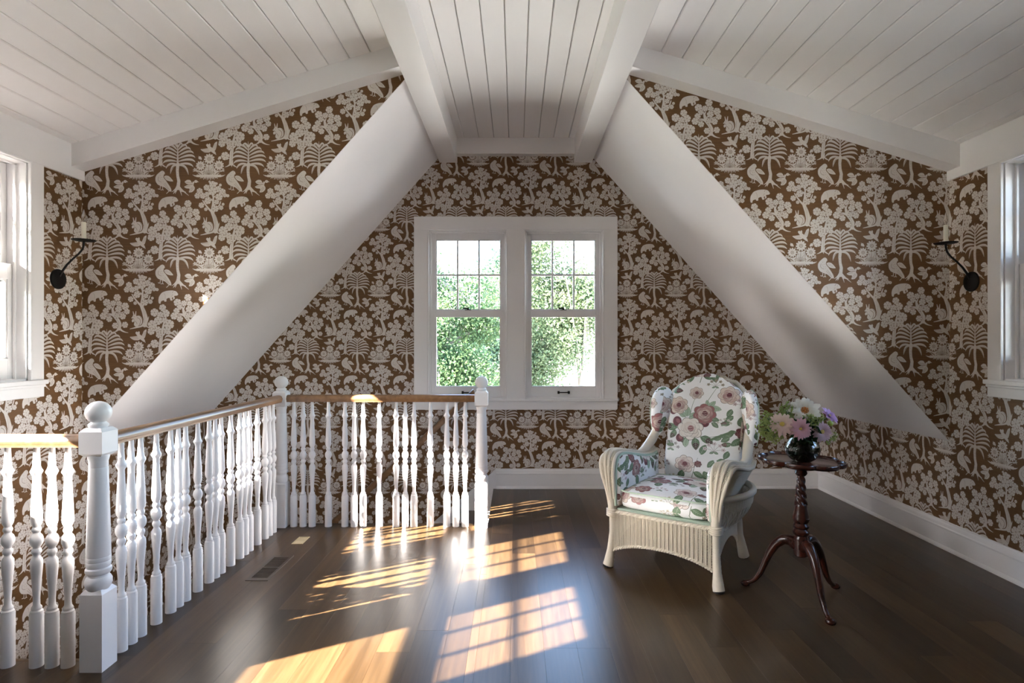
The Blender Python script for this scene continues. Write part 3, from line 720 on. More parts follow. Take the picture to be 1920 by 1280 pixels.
window(1, 'left half of the paired six over one window in the far wall', (-BC, YB, 0), 0, BHW, BZ0, BZ1, .293, (.905, 1.541), (1.602, 2.236), 1.597, .055, 0)
window(2, 'right half of the paired six over one window in the far wall', (BC, YB, 0), 0, BHW, BZ0, BZ1, .293, (.905, 1.541), (1.602, 2.236), 1.597, .055, 0)
PLACE = ('nearest the far end', 'in the middle of the three', 'nearest the camera')
for i, c in enumerate(CENTRES):
    window(3 + i, 'left wall window, %s' % PLACE[i], (-XW, c, 0), R(90), HW, SZ0, SZ1, .298, (1.215, 1.650), (1.785, 2.240), 1.737, .085, 0)
    window(6 + i, 'right wall window, %s' % PLACE[i], (XW, c, 0), R(-90), HW, SZ0, SZ1, .298, (1.215, 1.650), (1.785, 2.240), 1.737, .085, 0)

# casings: back
cs = empty('trim_9', (0, YB, BZ0)); struct(cs, 'white casing boards, stool and apron round the paired far window')
cz0, cz1, cw = 0., BZ1 + .113 - BZ0, .122
L0, L1, R0, R1 = -BC - BHW, -BC + BHW, BC - BHW, BC + BHW
def bead(mb, a, b, zz0, zz1):
    return mb
for nm, q in (('side_casing', (L0 - cw, L0 + .004, 0, BZ1 - BZ0)), ('side_casing', (R1 - .004, R1 + cw, 0, BZ1 - BZ0)), ('mullion_casing', (L1 - .004, R0 + .004, 0, BZ1 - BZ0)), ('head_casing', (L0 - cw, R1 + cw, BZ1 - BZ0, cz1))):
    obj(nm, MB().box(q[0], q[1], -.02, 0, q[2], q[3]), M['trim'], cs, bevel=.002)
mb = MB()
for a, b in ((L0, L1), (R0, R1)):
    mb.box(a, a + .010, -.026, -.012, 0, BZ1 - BZ0).box(b - .010, b, -.026, -.012, 0, BZ1 - BZ0).box(a, b, -.026, -.012, BZ1 - BZ0 - .010, BZ1 - BZ0)
obj('edge_bead', mb, M['trim'], cs, bevel=.003)
obj('stool', MB().box(L0 - cw - .006, R1 + cw + .006, -.034, .03, -.018, .002), M['trim'], cs, bevel=.004)
obj('apron', MB().prism([(L0 - cw, -.018), (R1 + cw, -.018), (R1 + cw, -.085), (R1 + cw - .008, -.095), (L0 - cw + .008, -.095), (L0 - cw, -.085)], -.02, 0, 'y'), M['trim'], cs, bevel=.002)
# casings: sides
for s, n, nm in ((-1, 10, 'left'), (1, 11, 'right')):
    cs = empty('trim_%d' % n, (s * XW, 0, SZ0)); struct(cs, 'white casing boards, stool and apron round the three %s windows' % nm)
    a1, a0 = max(CENTRES) + HW, min(CENTRES) - HW; h = SZ1 - SZ0
    def xb(d0, d1): return sorted((-s * d0, -s * d1))
    spans = [('side_casing', a1 - .004, a1 + .088), ('side_casing', a0 - .088, a0 + .004), ('mullion_casing', CENTRES[1] + HW - .004, CENTRES[0] - HW + .004), ('mullion_casing', CENTRES[2] + HW - .004, CENTRES[1] - HW + .004)]
    for nn, y0, y1 in spans:
        x0, x1 = xb(0, .018); obj(nn, MB().box(x0, x1, y0, y1, 0, h), M['trim'], cs, bevel=.002)
    mb = MB(); x0, x1 = xb(.006, .024)
    for c in CENTRES:
        mb.box(x0, x1, c - HW, c - HW + .012, 0, h).box(x0, x1, c + HW - .012, c + HW, 0, h).box(x0, x1, c - HW, c + HW, h - .014, h)
    obj('edge_bead', mb, M['trim'], cs, bevel=.003)
    x0, x1 = xb(-.03, .038); obj('stool', MB().box(x0, x1, a0 - .10, a1 + .10, -.024, .002), M['trim'], cs, bevel=.005)
    x0, x1 = xb(0, .019); obj('apron', MB().box(x0, x1, a0 - .088, a1 + .088, -.095, -.024), M['trim'], cs, bevel=.002)
    x0, x1 = xb(0, .028); obj('apron_moulding', MB().box(x0, x1, a0 - .092, a1 + .092, -.040, -.024), M['trim'], cs, bevel=.005)
# ---------------------------------------------------------------- railing round the stairwell
rail = empty('stair_railing', (-1.67, 4.187, 0))
tag(rail, 'white turned baluster railing with oak handrail round the stairwell', 'railing')
RX, RY = -1.67, 4.187
def newel(x, y):
    b = .045
    mb = MB()
    for z0, z1, w in ((0, .305, .0445), (.862, .948, .0465)): mb.box(-w, w, -w, w, z0, z1)
    def frustum(z0, w0, z1, w1):
        v = [(sx * w, sy * w, z) for z, w in ((z0, w0), (z1, w1)) for sx, sy in ((-1, -1), (1, -1), (1, 1), (-1, 1))]
        mb.add(v, [(3, 2, 1, 0), (4, 5, 6, 7)] + [(i, (i + 1) % 4, 4 + (i + 1) % 4, 4 + i) for i in range(4)])
    frustum(.305, .0445, .320, .033); frustum(.850, .034, .862, .0465); frustum(.948, .0465, .962, .034)
    mb.lathe([(.310, .034), (.318, .040), (.326, .0445), (.338, .0475), (.352, .0475), (.362, .043), (.368, .038), (.374, .037), (.380, .0435), (.388, .0465), (.398, .0455), (.404, .041), (.412, .0435), (.425, .0435), (.428, .0425),
              (.431, .0435), (.444, .0435), (.447, .0425), (.450, .0432), (.6, .040), (.79, .0345), (.800, .0342), (.803, .0332), (.806, .0342), (.826, .0338), (.834, .036), (.842, .038), (.852, .038)], n=28)
    o = obj('newel_post', mb, M['trim'], rail, smooth=30, loc=(x - RX, y - RY, 0))
    prof = [(.958, .030), (.964, .032), (.968, .036), (.975, .036), (.980, .030), (.985, .024)]
    for k in range(14):
        a = -1.05 + k * (1.05 + math.pi / 2) / 13
        prof.append((1.022 + .045 * math.sin(a), max(.002, .047 * math.cos(a))))
    obj('ball_finial', MB().lathe(prof, n=28), M['trim'], o, smooth=40)
    return o
for p in ((-1.677, 2.369), (-1.665, 4.187), (-.243, 4.187)): newel(*p)
bprof = [(0, .0245), (.212, .0245), (.217, .022), (.222, .0225), (.228, .0175), (.233, .0190), (.239, .0175), (.246, .0125), (.270, .0118), (.32, .0145), (.38, .0195), (.41, .0215), (.428, .0205), (.436, .016), (.442, .0125), (.448, .0125),
         (.455, .0165), (.462, .018), (.469, .0165), (.475, .0125), (.480, .013), (.488, .019), (.498, .0225), (.507, .0235), (.516, .0225), (.526, .019), (.533, .013), (.538, .0125), (.543, .0155), (.549, .017), (.555, .0155), (.560, .0125),
         (.566, .0145), (.574, .0185), (.585, .0205), (.60, .0205), (.66, .0180), (.74, .0135), (.763, .0130), (.772, .0165), (.781, .0215), (.786, .0215), (.795, .0165), (.806, .0135), (.84, .0115), (.886, .0100)]
bal0 = obj('baluster', MB().lathe(bprof, n=16), M['trim'], rail, smooth=35)
spots = []
P = .3575
for k in range(5): spots += [(-1.67, 2.56 + P * k + d) for d in (-.0645, 0, .0645)] + ([(-1.67, 2.739 + P * k)] if k < 4 else [])
spots += [(x, RY) for x in (-1.576, -1.510, -1.446, -1.331, -1.213, -1.148, -1.083, -.969, -.849, -.785, -.722, -.606, -.489, -.425, -.360)]
spots += [(x, 2.375) for x in (-1.804, -1.868, -1.931, -2.047, -2.162, -2.226, -2.290, -2.405, -2.52, -2.584, -2.648)]
for i, (x, y) in enumerate(spots):
    b = bal0 if i == 0 else dup(bal0, parent=rail)
    b.location = (x - RX, y - RY, 0)
hp = [(-.027, .884), (.027, .884), (.027, .892), (.031, .898), (.0325, .906), (.0325, .912), (.029, .917), (.027, .924), (.018, .931), (.006, .934), (-.006, .934), (-.018, .931), (-.027, .924), (-.029, .917), (-.0325, .912), (-.0325, .906), (-.031, .898), (-.027, .892)]
obj('handrail', MB().prism([(x, z) for x, z in hp], 2.41 - RY, -.040, 'y'), M['rail'], rail, smooth=50)
obj('handrail', MB().prism([(x, z) for x, z in hp], .045, 1.385, 'x'), M['rail'], rail, smooth=50)
obj('handrail', MB().prism([(x + 2.373 - RY, z) for x, z in hp], -XW - RX, -.05, 'x'), M['rail'], rail, smooth=50)

# sloping handrail on the far wall
wh = empty('wall_handrail', (-.40, YB, .80)); tag(wh, 'oak handrail sloping down the far wall behind the back balusters', 'handrail')
def hz(x): return .777 + .927 * (x + .478)
mb = MB(); q = [(-.024, -.030), (.024, -.030), (.028, -.018), (.030, -.004), (.022, .010), (0, .016), (-.022, .010), (-.030, -.004), (-.028, -.018)]
v = []
for x in (-.37, -2.60): v += [(x + .40 - dz * .5, -.055 + dy, hz(x) - .80 + dz * 1.1) for dy, dz in q]
mb.add(v, [tuple(range(9)), tuple(range(9, 18))] + [(i, (i + 1) % 9, 9 + (i + 1) % 9, 9 + i) for i in range(9)])
obj('rail_bar', mb, M['rail'], wh, smooth=50)
for x in (-.75, -1.65, -2.45):
    obj('rail_bracket', MB().tube([(x + .40, 0, hz(x) - .80 - .075), (x + .40, -.03, hz(x) - .80 - .07), (x + .40, -.055, hz(x) - .80 - .03)], .007, 8).box(x + .385, x + .415, -.006, 0, hz(x) - .90, hz(x) - .85), M['bronze'], wh)

# ---------------------------------------------------------------- floor fittings
v = empty('floor_vent', (-1.418, 3.413, 0)); tag(v, 'flush dark wooden vent grille let into the floor beside the railing', 'vent')
mb = MB().box(-.062, .062, -.19, -.158, 0, .003).box(-.062, .062, .158, .19, 0, .003).box(-.062, -.045, -.16, .16, 0, .003).box(.045, .062, -.16, .16, 0, .003).box(-.046, .046, -.009, .009, 0, .003)
obj('vent_frame', mb, M['ventwood'], v)
obj('duct_shade_sheet', MB().box(-.05, .05, -.165, .165, 0, .0006), M['dark'], v)  # flat black sheet standing in for the shaded opening below the slats
sl = None
for half in (-1, 1):
    for k in range(12):
        y = half * (.0155 + k * .0123 + .003)
        if sl is None: sl = o = obj('slat', MB().box(-.045, .045, -.0022, .0022, .0004, .0026), M['ventwood'], v)
        else: o = dup(sl, parent=v)
        o.location = (0, y, 0)
u = empty('floor_outlet', (-1.415, 3.880, 0)); tag(u, 'small pale brass outlet cover in the floor near the corner post', 'outlet')
obj('bezel', MB().box(-.036, .036, -.070, -.062, 0, .004).box(-.036, .036, .062, .070, 0, .004).box(-.036, -.029, -.063, .063, 0, .004).box(.029, .036, -.063, .063, 0, .004), M['brass'], u, bevel=.001)
for k in (-1, 1): obj('lid', MB().box(-.0285, .0285, k * .031 - .030, k * .031 + .030, 0, .0025), M['brass'], u, bevel=.0008)

# ---------------------------------------------------------------- sconces
def sconce(s, y, z, label):
    """s = -1 on the left wall, 1 on the right"""
    t = empty('candle_sconce', (s * XW, y, z)); tag(t, label, 'sconce', 'black candle sconces')
    Mx = Matrix.Rotation(R(-90 * s), 3, 'Y')
    obj('backplate', MB().lathe([(0, .060), (.004, .060), (.009, .057), (.013, .045), (.015, .02), (.0155, .001)], n=32, M=Mx), M['iron'], t, smooth=40)
    c = [(-s * .010, 0, .015), (-s * .03, 0, .05), (-s * .055, 0, .085), (-s * .09, 0, .12), (-s * .125, 0, .15), (-s * .148, 0, .178), (-s * .155, 0, .205), (-s * .155, 0, .228)]
    obj('arm', MB().tube(c, (.006, .0065, .006, .0055, .0055, .0055, .006, .006), 10), M['iron'], t, smooth=60)
    cx = -s * .155
    obj('drip_pan', MB().lathe([(.224, .010), (.226, .050), (.230, .062), (.2325, .063), (.231, .058), (.2285, .045), (.229, .012), (.236, .012)], (cx, 0, 0), 32), M['iron'], t, smooth=40)
    obj('candle', MB().lathe([(.230, .0125), (.335, .0125), (.338, .011), (.338, .006)], (cx, 0, 0), 18), M['candle'], t, smooth=40)
    obj('bulb', MB().lathe([(.336, .005), (.345, .006), (.358, .011), (.370, .0125), (.385, .010), (.400, .0055), (.412, .002), (.415, .0006)], (cx, 0, 0), 14), M['glass'], t, smooth=60)
sconce(-1, 3.50, 1.68, 'black iron candle sconce between the left window and the corner')
sconce(1, 3.515, 1.666, 'black iron candle sconce between the right window and the corner')
# ---------------------------------------------------------------- wicker wing chair
ch = empty('wicker_armchair', (.975, 3.505, 0), R(-35.1))
tag(ch, 'cream wicker wing armchair with rose print cushions beside the small table', 'armchair')
def chz(ox=.613, oy=.0):
    def f(co, n):
        ax, ay, az = abs(n.x), abs(n.y), abs(n.z)
        if az > .62 and az > ax: return (ox + co.x / .58, oy + .30 + co.y / .611)
        if ax > .72: return (ox + .2 + co.y / .58, oy + 1 - (1.085 - co.z) / .611)
        return (ox + co.x / .58, oy + 1 - (1.085 - co.z) / .611)
    return f
def pillow(w, d, h, crown, n=14, e=8., outline=None):
    """a stuffed cushion lying flat: half sizes w, d; thickness h; crowned faces"""
    t = [math.sin(math.pi / 2 * (2 * i / n - 1)) for i in range(n + 1)]
    top = {}; mb = MB(); v = []; f = []
    def pos(a, b, s):
        k = max(abs(a), abs(b))
        x, y = a * w, b * d
        q = (1 - abs(a) ** 14) * (1 - abs(b) ** 14)
        # soften the plan corners
        c = max(0, abs(a) + abs(b) - 1.55) / .45
        x *= 1 - .10 * c * c; y *= 1 - .10 * c * c
        if outline: x, y = outline(x, y, a, b)
        z = s * h / 2 * max(0, 1 - k ** e) ** .42 + s * crown * (1 - a * a) * (1 - b * b)
        return (x, y, z)
    idx = {}
    for s in (1, -1):
        for i, a in enumerate(t):
            for j, b in enumerate(t):
                edge = i in (0, n) or j in (0, n)
                if s == -1 and edge: idx[(s, i, j)] = idx[(1, i, j)]; continue
                idx[(s, i, j)] = len(v); v.append(pos(a, b, s))
    for s in (1, -1):
        for i in range(n):
            for j in range(n):
                q = (idx[(s, i, j)], idx[(s, i + 1, j)], idx[(s, i + 1, j + 1)], idx[(s, i, j + 1)])
                f.append(q if s > 0 else q[::-1])
    return MB().add(v, f)
def moved(mb, Mx):
    mb.v = [tuple(Mx @ Vector(p)) for p in mb.v]; return mb

FX, FY = .298, -.287
# legs
for sx in (-1, 1):
    mb = MB().tube([(sx * .318, FY - .020, .008), (sx * .313, FY - .016, .03), (sx * .306, FY - .008, .10), (sx * FX, FY, .20), (sx * FX, FY, .30), (sx * FX, FY - .003, .36)], (.031, .030, .0215, .0192, .0200, .024), 12)
    for k in range(14):                                     # bands of the cane wrapping
        z = .04 + .023 * k
        mb.tube([(sx * np.interp(z, (.03, .1, .2), (.313, .306, FX)) + .0006 + np.interp(z, (.03, .1, .2), (.030, .0217, .0194)) * math.cos(a), np.interp(z, (.03, .1, .2), (FY - .016, FY - .008, FY)) + np.interp(z, (.03, .1, .2), (.030, .0217, .0194)) * math.sin(a), z) for a in np.linspace(0, 6.28, 13)[:-1]], .0016, 4, closed=True)
    lg = obj('leg', mb, M['wicker'], ch, smooth=50)
    obj('glide', MB().lathe([(0, .026), (.004, .030), (.012, .030)], (sx * .318, FY - .020, 0), 14), M['glide'], lg)
    mb = MB().tube([(sx * .292, .300, .008), (sx * .288, .292, .04), (sx * .272, .275, .14), (sx * .262, .265, .30)], (.032, .030, .023, .023), 12)
    lg = obj('leg', mb, M['wicker'], ch, smooth=50)
    obj('glide', MB().lathe([(0, .026), (.012, .028)], (sx * .292, .300, 0), 14), M['glide'], lg)
# skirts
SKT = .325
def arch(u, c0=.100, c1=.160): return c0 + (c1 - c0) * (max(0., 1 - abs(2 * u - 1) ** 2.2)) ** .9
def front(u, v): z = arch(u) + (SKT - arch(u)) * v; return (-.285 + .57 * u, FY - .012 - .012 * math.sin(math.pi * u), z)
def side(sx): return lambda u, v: (sx * (.292 - .03 * u), -.265 + .53 * u, (arch(u, .10, .20)) + (SKT - arch(u, .10, .20)) * v)
def rear(u, v): return (-.262 + .524 * u, .272, arch(u, .12, .2) + (SKT - arch(u, .12, .2)) * v)
def braid(P, v, n, r=.006):
    mb = MB()
    for ph in (0, math.pi):
        mb.tube([Vector(P(i / n, v)) + Vector((0, .0045 * math.sin(ph + i * 1.35), .0055 * math.cos(ph + i * 1.35))) for i in range(n + 1)], r, 5)
    return mb
for P, n in ((front, 50), (side(-1), 44), (side(1), 44), (rear, 40)):
    s = obj('skirt', MB().woven(P, n, 26 if P is front else 24, .0030, .0030, .0055, False), M['wicker'], ch, smooth=60, fix=False)
    obj('braid', braid(P, 0, 90), M['wicker'], s, smooth=60, fix=False)
    obj('braid', braid(P, 1, 90, .008), M['wicker'], s, smooth=60, fix=False)
# seat platform with its pale green edge
obj('seat_platform', MB().box(-.272, .272, FY - .006, .27, .315, .345), M['welt'], ch, bevel=.008)
# seat cushion
cz = .400
obj_c = obj('seat_cushion', moved(pillow(.268, .285, .112, .028, 16), Matrix.Translation((0, -.022, cz))), M['chintz'], ch, smooth=75, uv=chz(.30, .12))
def ring(w, d, z, yo, r=.0045, dip=0):
    return MB().tube([(w * math.copysign(abs(math.cos(a)) ** .22, math.cos(a)), yo + d * math.copysign(abs(math.sin(a)) ** .22, math.sin(a)), z - dip * abs(math.cos(a))) for a in np.linspace(0, 2 * math.pi, 65)[:-1]], r, 6, closed=True)
obj('piping', ring(.262, .279, cz + .047, -.022), M['welt'], obj_c, smooth=60)
# reclined back
b0, b1 = Vector((.02, .305, .40)), Vector((.02, .520, 1.097))
up = (b1 - b0).normalized(); BL = (b1 - b0).length
BM = Matrix.Translation((b0 + b1) / 2) @ Matrix(((1, 0, 0, 0), (0, up.y, -up.z, 0), (0, up.z, up.y, 0), (0, 0, 0, 1)))
BWID = .243
def bout(x, y, a, b):
    if b > .42:
        s = (b - .42) / .58
        x *= max(.0, 1 - s ** 2.6) ** .5 * .80 + .20 * (1 - s * s)
        x = max(min(x, BWID), -BWID)
        if b >= .999: x = a * .05
    return (x, y)
bk = obj('backrest', moved(pillow(BWID, BL / 2, .085, .016, 22, 9., bout), BM), M['chintz'], ch, smooth=75, uv=chz(.613, 0))
# the woven outer back
def outer(u, v):
    b = v * 2 - 1
    x = (u * 2 - 1) * (BWID + .012); x, _ = bout(x, 0, u * 2 - 1, b * .97)
    p = BM @ Vector((x, b * BL / 2, -.062 + .0 * u)); return (p.x, p.y + .02 * (1 - (2 * u - 1) ** 2), p.z)
obj('back_panel', MB().woven(outer, 18, 70, .003, .004, .004), M['wicker'], ch, smooth=60, fix=False)
# wings
for sx in (-1, 1):
    def wout(x, y, a, b):
        x, y = x * math.sqrt(1 - .42 * b * b), y * math.sqrt(1 - .30 * a * a)
        return (x * (.40 + .60 * min(1, max(0, (b + 1) / 1.45)) ** .8) + .012 * (b - 1) * 0, y)
    Mw = Matrix.Translation((.022 + sx * (BWID + .048), .385, .838)) @ Matrix.Rotation(R(sx * 42), 4, 'Z') @ Matrix.Rotation(R(-12), 4, 'X') @ Matrix(((0, 0, sx, 0), (1, 0, 0, 0), (0, 1, 0, 0), (0, 0, 0, 1)))
    wg = obj('wing', moved(pillow(.082, .172, .050, .012, 14, 5., wout), Mw), M['chintz'], ch, smooth=75, uv=chz(.1 if sx < 0 else .42, .12))
    pts = []
    for a in np.linspace(0, 2 * math.pi, 49)[:-1]:
        aa, bb = math.copysign(abs(math.cos(a)) ** .6, math.cos(a)), math.copysign(abs(math.sin(a)) ** .6, math.sin(a))
        x, y = wout(.081 * aa, .171 * bb, aa, bb); pts.append(Mw @ Vector((x, y, .016)))
    obj('piping', MB().tube(pts, .0035, 6, closed=True), M['welt'], wg, smooth=60)
    # wrapped post from the arm up behind the wing
    obj('back_post', MB().tube([(sx * .325, .13, .580), (sx * .322, .24, .600), (sx * .308, .33, .655), (.01 + sx * .292, .40, .75), (.02 + sx * .270, .465, .86), (.02 + sx * .240, .520, .97), (.02 + sx * .16, .555, 1.04), (.02, .565, 1.06)], (.022, .028, .032, .030, .024, .018, .016, .016), 10), M['wicker'], ch, smooth=60)
# arms
AP = [(-.290, .325), (-.302, .41), (-.314, .49), (-.319, .56), (-.308, .622), (-.268, .655), (-.18, .650), (-.03, .620), (.12, .590), (.27, .575), (.36, .59)]
AWID = [.028, .036, .052, .072, .088, .094, .092, .086, .080, .074, .06]
tt = np.concatenate([[0], np.cumsum([math.dist(p, q) for p, q in zip(AP[:-1], AP[1:])])]); tt = tt / tt[-1]; fine = np.linspace(0, 1, 60)
def smooth_interp(vals):
    v = np.interp(fine, tt, vals)
    for _ in range(6): v[1:-1] = (v[:-2] + 2 * v[1:-1] + v[2:]) / 4
    return v
ay, az_, aw = smooth_interp([p[0] for p in AP]), smooth_interp([p[1] for p in AP]), smooth_interp(AWID)
for sx in (-1, 1):
    def armP(u, v):
        y, z, w = np.interp(v, fine, ay), np.interp(v, fine, az_), np.interp(v, fine, aw)
        x = .282 + (u - .0) * w
        k = 1 - (2 * u - 1) ** 2                            # rolled over: highest along the middle
        f = min(1, max(0, (v - .14) / .15))
        return (sx * x, y - .014 * k * (1 - f), z + .018 * k * f - .035 * f * max(0, u - .75) * 4 * .5)
    arm = obj('arm', MB().woven(armP, 12, 104, .0032, .0030, .0045, False), M['wicker'], ch, smooth=60, fix=False)
    for uu, r in ((0, .0105), (.33, .0056), (.41, .0056), (.63, .0056), (.71, .0056), (1, .0115)):
        obj('rib', MB().tube([armP(uu, k / 44) for k in range(45)], r, 8), M['wicker'], arm, smooth=60)
    # wrapped binding where the arm meets the leg
    mb = MB()
    for k in range(4): mb.tube([(sx * .298 + .030 * math.cos(a), FY - .004 + .028 * math.sin(a), .300 + .011 * k) for a in np.linspace(0, 6.28, 17)[:-1]], .0062, 6, closed=True)
    mb.tube([(sx * .298, FY - .004, .33), (sx * .299, FY - .010, .40)], (.026, .022), 12)
    obj('binding', mb, M['wicker'], arm, smooth=60)
    def wallP(u, v):
        q = .37 + .56 * u
        y, z, w = np.interp(q, fine, ay), np.interp(q, fine, az_), np.interp(q, fine, aw)
        xo = .282 + w; xl = .300 - .03 * u
        return (sx * (xl + (xo - xl) * v ** 1.6), (-.268 + .54 * u) * (1 - v) + y * v, SKT + (z - .018 - SKT) * v)
    obj('arm_side', MB().woven(wallP, 44, 36, .0032, .0030, .0048, False), M['wicker'], ch, smooth=60, fix=False)
    # upholstered inside of the arm with its pale edge
    def ins(u, v):
        q = .26 + .70 * u
        y, z = np.interp(q, fine, ay), np.interp(q, fine, az_)
        y = y + .018 * (1 - u); 
        return y, .36 + (z - .012 - .36) * v
    n = 18; vv = []; ff = []
    for lay, dx in ((0, .236), (1, .284)):
        for i in range(n + 1):
            for j in range(9):
                y, z = ins(i / n, j / 8)
                e = max(abs(2 * i / n - 1), abs(2 * j / 8 - 1)) ** 6
                vv.append((sx * (dx + (.022 * e if lay == 0 else 0)), y, z))
    m_ = (n + 1) * 9
    for i in range(n):
        for j in range(8):
            a = i * 9 + j; ff += [(a, a + 1, a + 10, a + 9), (m_ + a, m_ + a + 9, m_ + a + 10, m_ + a + 1)]
    bd = [i * 9 for i in range(n + 1)] + [n * 9 + j for j in range(1, 9)] + [i * 9 + 8 for i in range(n - 1, -1, -1)] + [j for j in range(7, 0, -1)]
    for a, b in zip(bd, bd[1:] + bd[:1]): ff.append((a, b, m_ + b, m_ + a))
    pad = obj('arm_pad', MB().add(vv, ff), M['chintz'], ch, smooth=75, uv=chz(.1, .2))
    pts = [(sx * .272, ins(0, j / 6)[0] - .004, ins(0, j / 6)[1]) for j in range(7)] + [(sx * .272, ins(i / 20, 1)[0], ins(i / 20, 1)[1] + .006) for i in range(1, 21)]
    obj('piping', MB().tube(pts, (.010), 6, flat=.8), M['welt'], pad, smooth=60)
    # bulging magazine pocket on the side: rim, woven band, open lattice
    def pk(a, k): return (sx * (.298 + k * .108 * math.sin(math.pi * a) ** .62), -.262 + .53 * a, 0)
    pkt = obj('side_pocket', MB().tube([Vector(pk(i / 24, 1)) + Vector((0, 0, .472 - .01 * i / 24)) for i in range(25)], .0185, 10), M['wicker'], ch, smooth=60)
    def band(u, v): p = pk(u, .98 - .07 * (1 - v)); return (p[0], p[1], .398 + .056 * v)
    obj('woven_band', MB().woven(band, 44, 7, .0032, .003, .0045, False), M['wicker'], pkt, smooth=60, fix=False)
    mb = MB()
    for k in range(12):
        for d in (-1, 1):
            a0 = .05 + .90 * k / 11; a1 = min(.97, max(.03, a0 + d * .11))
            pts = []
            for q in range(5):
                t = q / 4; a = a0 + (a1 - a0) * t; p = pk(a, .91 - .62 * t ** 1.5); pts.append((p[0], p[1], .400 - .105 * t))
            mb.tube(pts, .0036, 5)
    obj('lattice', mb, M['wicker'], pkt, smooth=60, fix=False)
    def bot(u, v): p = pk(u, .30 - .1 * v); return (p[0], p[1], .300 - .02 * v)
    obj('braid', braid(bot, 0, 60, .006), M['wicker'], pkt, smooth=60, fix=False)
# ---------------------------------------------------------------- tripod table
TX, TY = 1.452, 3.0
tb = empty('tripod_table', (TX, TY, 0)); tag(tb, 'dark mahogany tripod table with scalloped top and twisted column', 'table')
def scal(th, k=1.): return k * (.180 + .028 * abs(math.sin(4 * th + .35)) ** .65)
n = 160; TZ = .700
prof = [(.0, -.014), (.90, -.014), (.985, -.008), (1.0, 0), (.998, .009), (.985, .013), (.965, .013), (.95, .008), (.93, .002), (.90, 0), (.0, 0)]
v = []; f = []
for k, z in prof[1:-1]:
    for i in range(n): th = 2 * math.pi * i / n; v.append((scal(th, k) * math.cos(th), scal(th, k) * math.sin(th), TZ + z))
m = len(prof) - 2
for j in range(m - 1):
    for i in range(n): f.append((j * n + i, j * n + (i + 1) % n, (j + 1) * n + (i + 1) % n, (j + 1) * n + i))
f += [tuple(range(n))[::-1], tuple(range((m - 1) * n, m * n))]
top = obj('table_top', MB().add([(x, y, z - TZ) for x, y, z in v], f), M['mahog'], tb, smooth=50, loc=(0, 0, TZ)); top.rotation_euler = (0, R(1.6), 0)
mb = MB().box(-.048, .048, -.048, .048, .668, .687)
mb.lathe([(.625, .019), (.632, .026), (.640, .030), (.650, .027), (.656, .024), (.668, .034), (.670, .030)], n=24)
obj('top_block', mb, M['mahog'], tb, smooth=40)
def tw(u, v):
    z = .475 + .155 * v; th = 2 * math.pi * u
    r = .0285 - .012 * v; r *= 1 + .13 * math.cos(4 * (th + 5.2 * v * 1.2)); return (r * math.cos(th), r * math.sin(th), z)
mb = MB().grid(tw, 40, 60, True)
obj('twisted_column', mb, M['mahog'], tb, smooth=60)
mb = MB().lathe([(.215, .022), (.222, .034), (.30, .036), (.312, .034), (.318, .031), (.323, .030), (.332, .038), (.345, .0395), (.352, .034), (.357, .031), (.364, .037), (.374, .0385), (.381, .034), (.386, .031), (.395, .036), (.408, .041), (.420, .040),
               (.440, .034), (.465, .0295), (.480, .0285), (.484, .026)], n=28)
obj('column_base', mb, M['mahog'], tb, smooth=40)
for a in (math.atan2(.17, -.225), math.atan2(-.275, .005), math.atan2(.115, .222)):
    rad = {0: 1}.get(0) * 1.
    c = [(.020, .265), (.050, .290), (.085, .286), (.120, .255), (.150, .205), (.175, .145), (.198, .085), (.225, .045), (.250, .026), (.272, .018)]
    rr = [.026, .027, .025, .0225, .0200, .0175, .015, .0125, .0115, .013]
    mb = MB().tube([(x * math.cos(a), x * math.sin(a), z) for x, z in [tuple(p) for p in np.array([(np.interp(t, np.linspace(0, 1, 10), [q[0] for q in c]), np.interp(t, np.linspace(0, 1, 10), [q[1] for q in c])) for t in np.linspace(0, 1, 30)])]], rr, 12)
    lg = obj('leg', mb, M['mahog'], tb, smooth=60)
    obj('foot', MB().lathe([(0, .014), (.004, .021), (.012, .024), (.022, .021), (.029, .012), (.031, .002)], (.274 * math.cos(a), .274 * math.sin(a), 0), 18), M['mahog'], lg, smooth=60)

# ---------------------------------------------------------------- vase
VX, VY = TX + .005, TY - .005
vs = empty('glass_vase', (VX, VY, TZ)); tag(vs, 'round clear glass bowl vase of dark stems on the tripod table', 'vase')
op = [(.0, .036), (.004, .045), (.014, .060), (.034, .077), (.058, .084), (.082, .080), (.104, .067), (.118, .056), (.126, .053), (.132, .056)]
ip = [(z + .0035 if i < 2 else z, r - .004) for i, (z, r) in enumerate(op)]
nn = 36; v = []; f = []
ring_ = op + ip[::-1]
for z, r in ring_:
    for k in range(nn): a = 2 * math.pi * k / nn; v.append((r * math.cos(a), r * math.sin(a), z))
q = len(ring_)
for i in range(q - 1):
    for k in range(nn): f.append((i * nn + k, i * nn + (k + 1) % nn, (i + 1) * nn + (k + 1) % nn, (i + 1) * nn + k))
f += [tuple(range(nn))[::-1], tuple(range((q - 1) * nn, q * nn))]
obj('bowl', MB().add(v, f), M['glass'], vs, smooth=60)
obj('water', MB().lathe([(.0045, .040), (.014, .0553), (.034, .0723), (.058, .0793), (.076, .0775), (.078, .077)], n=nn), M['water'], vs, smooth=60)

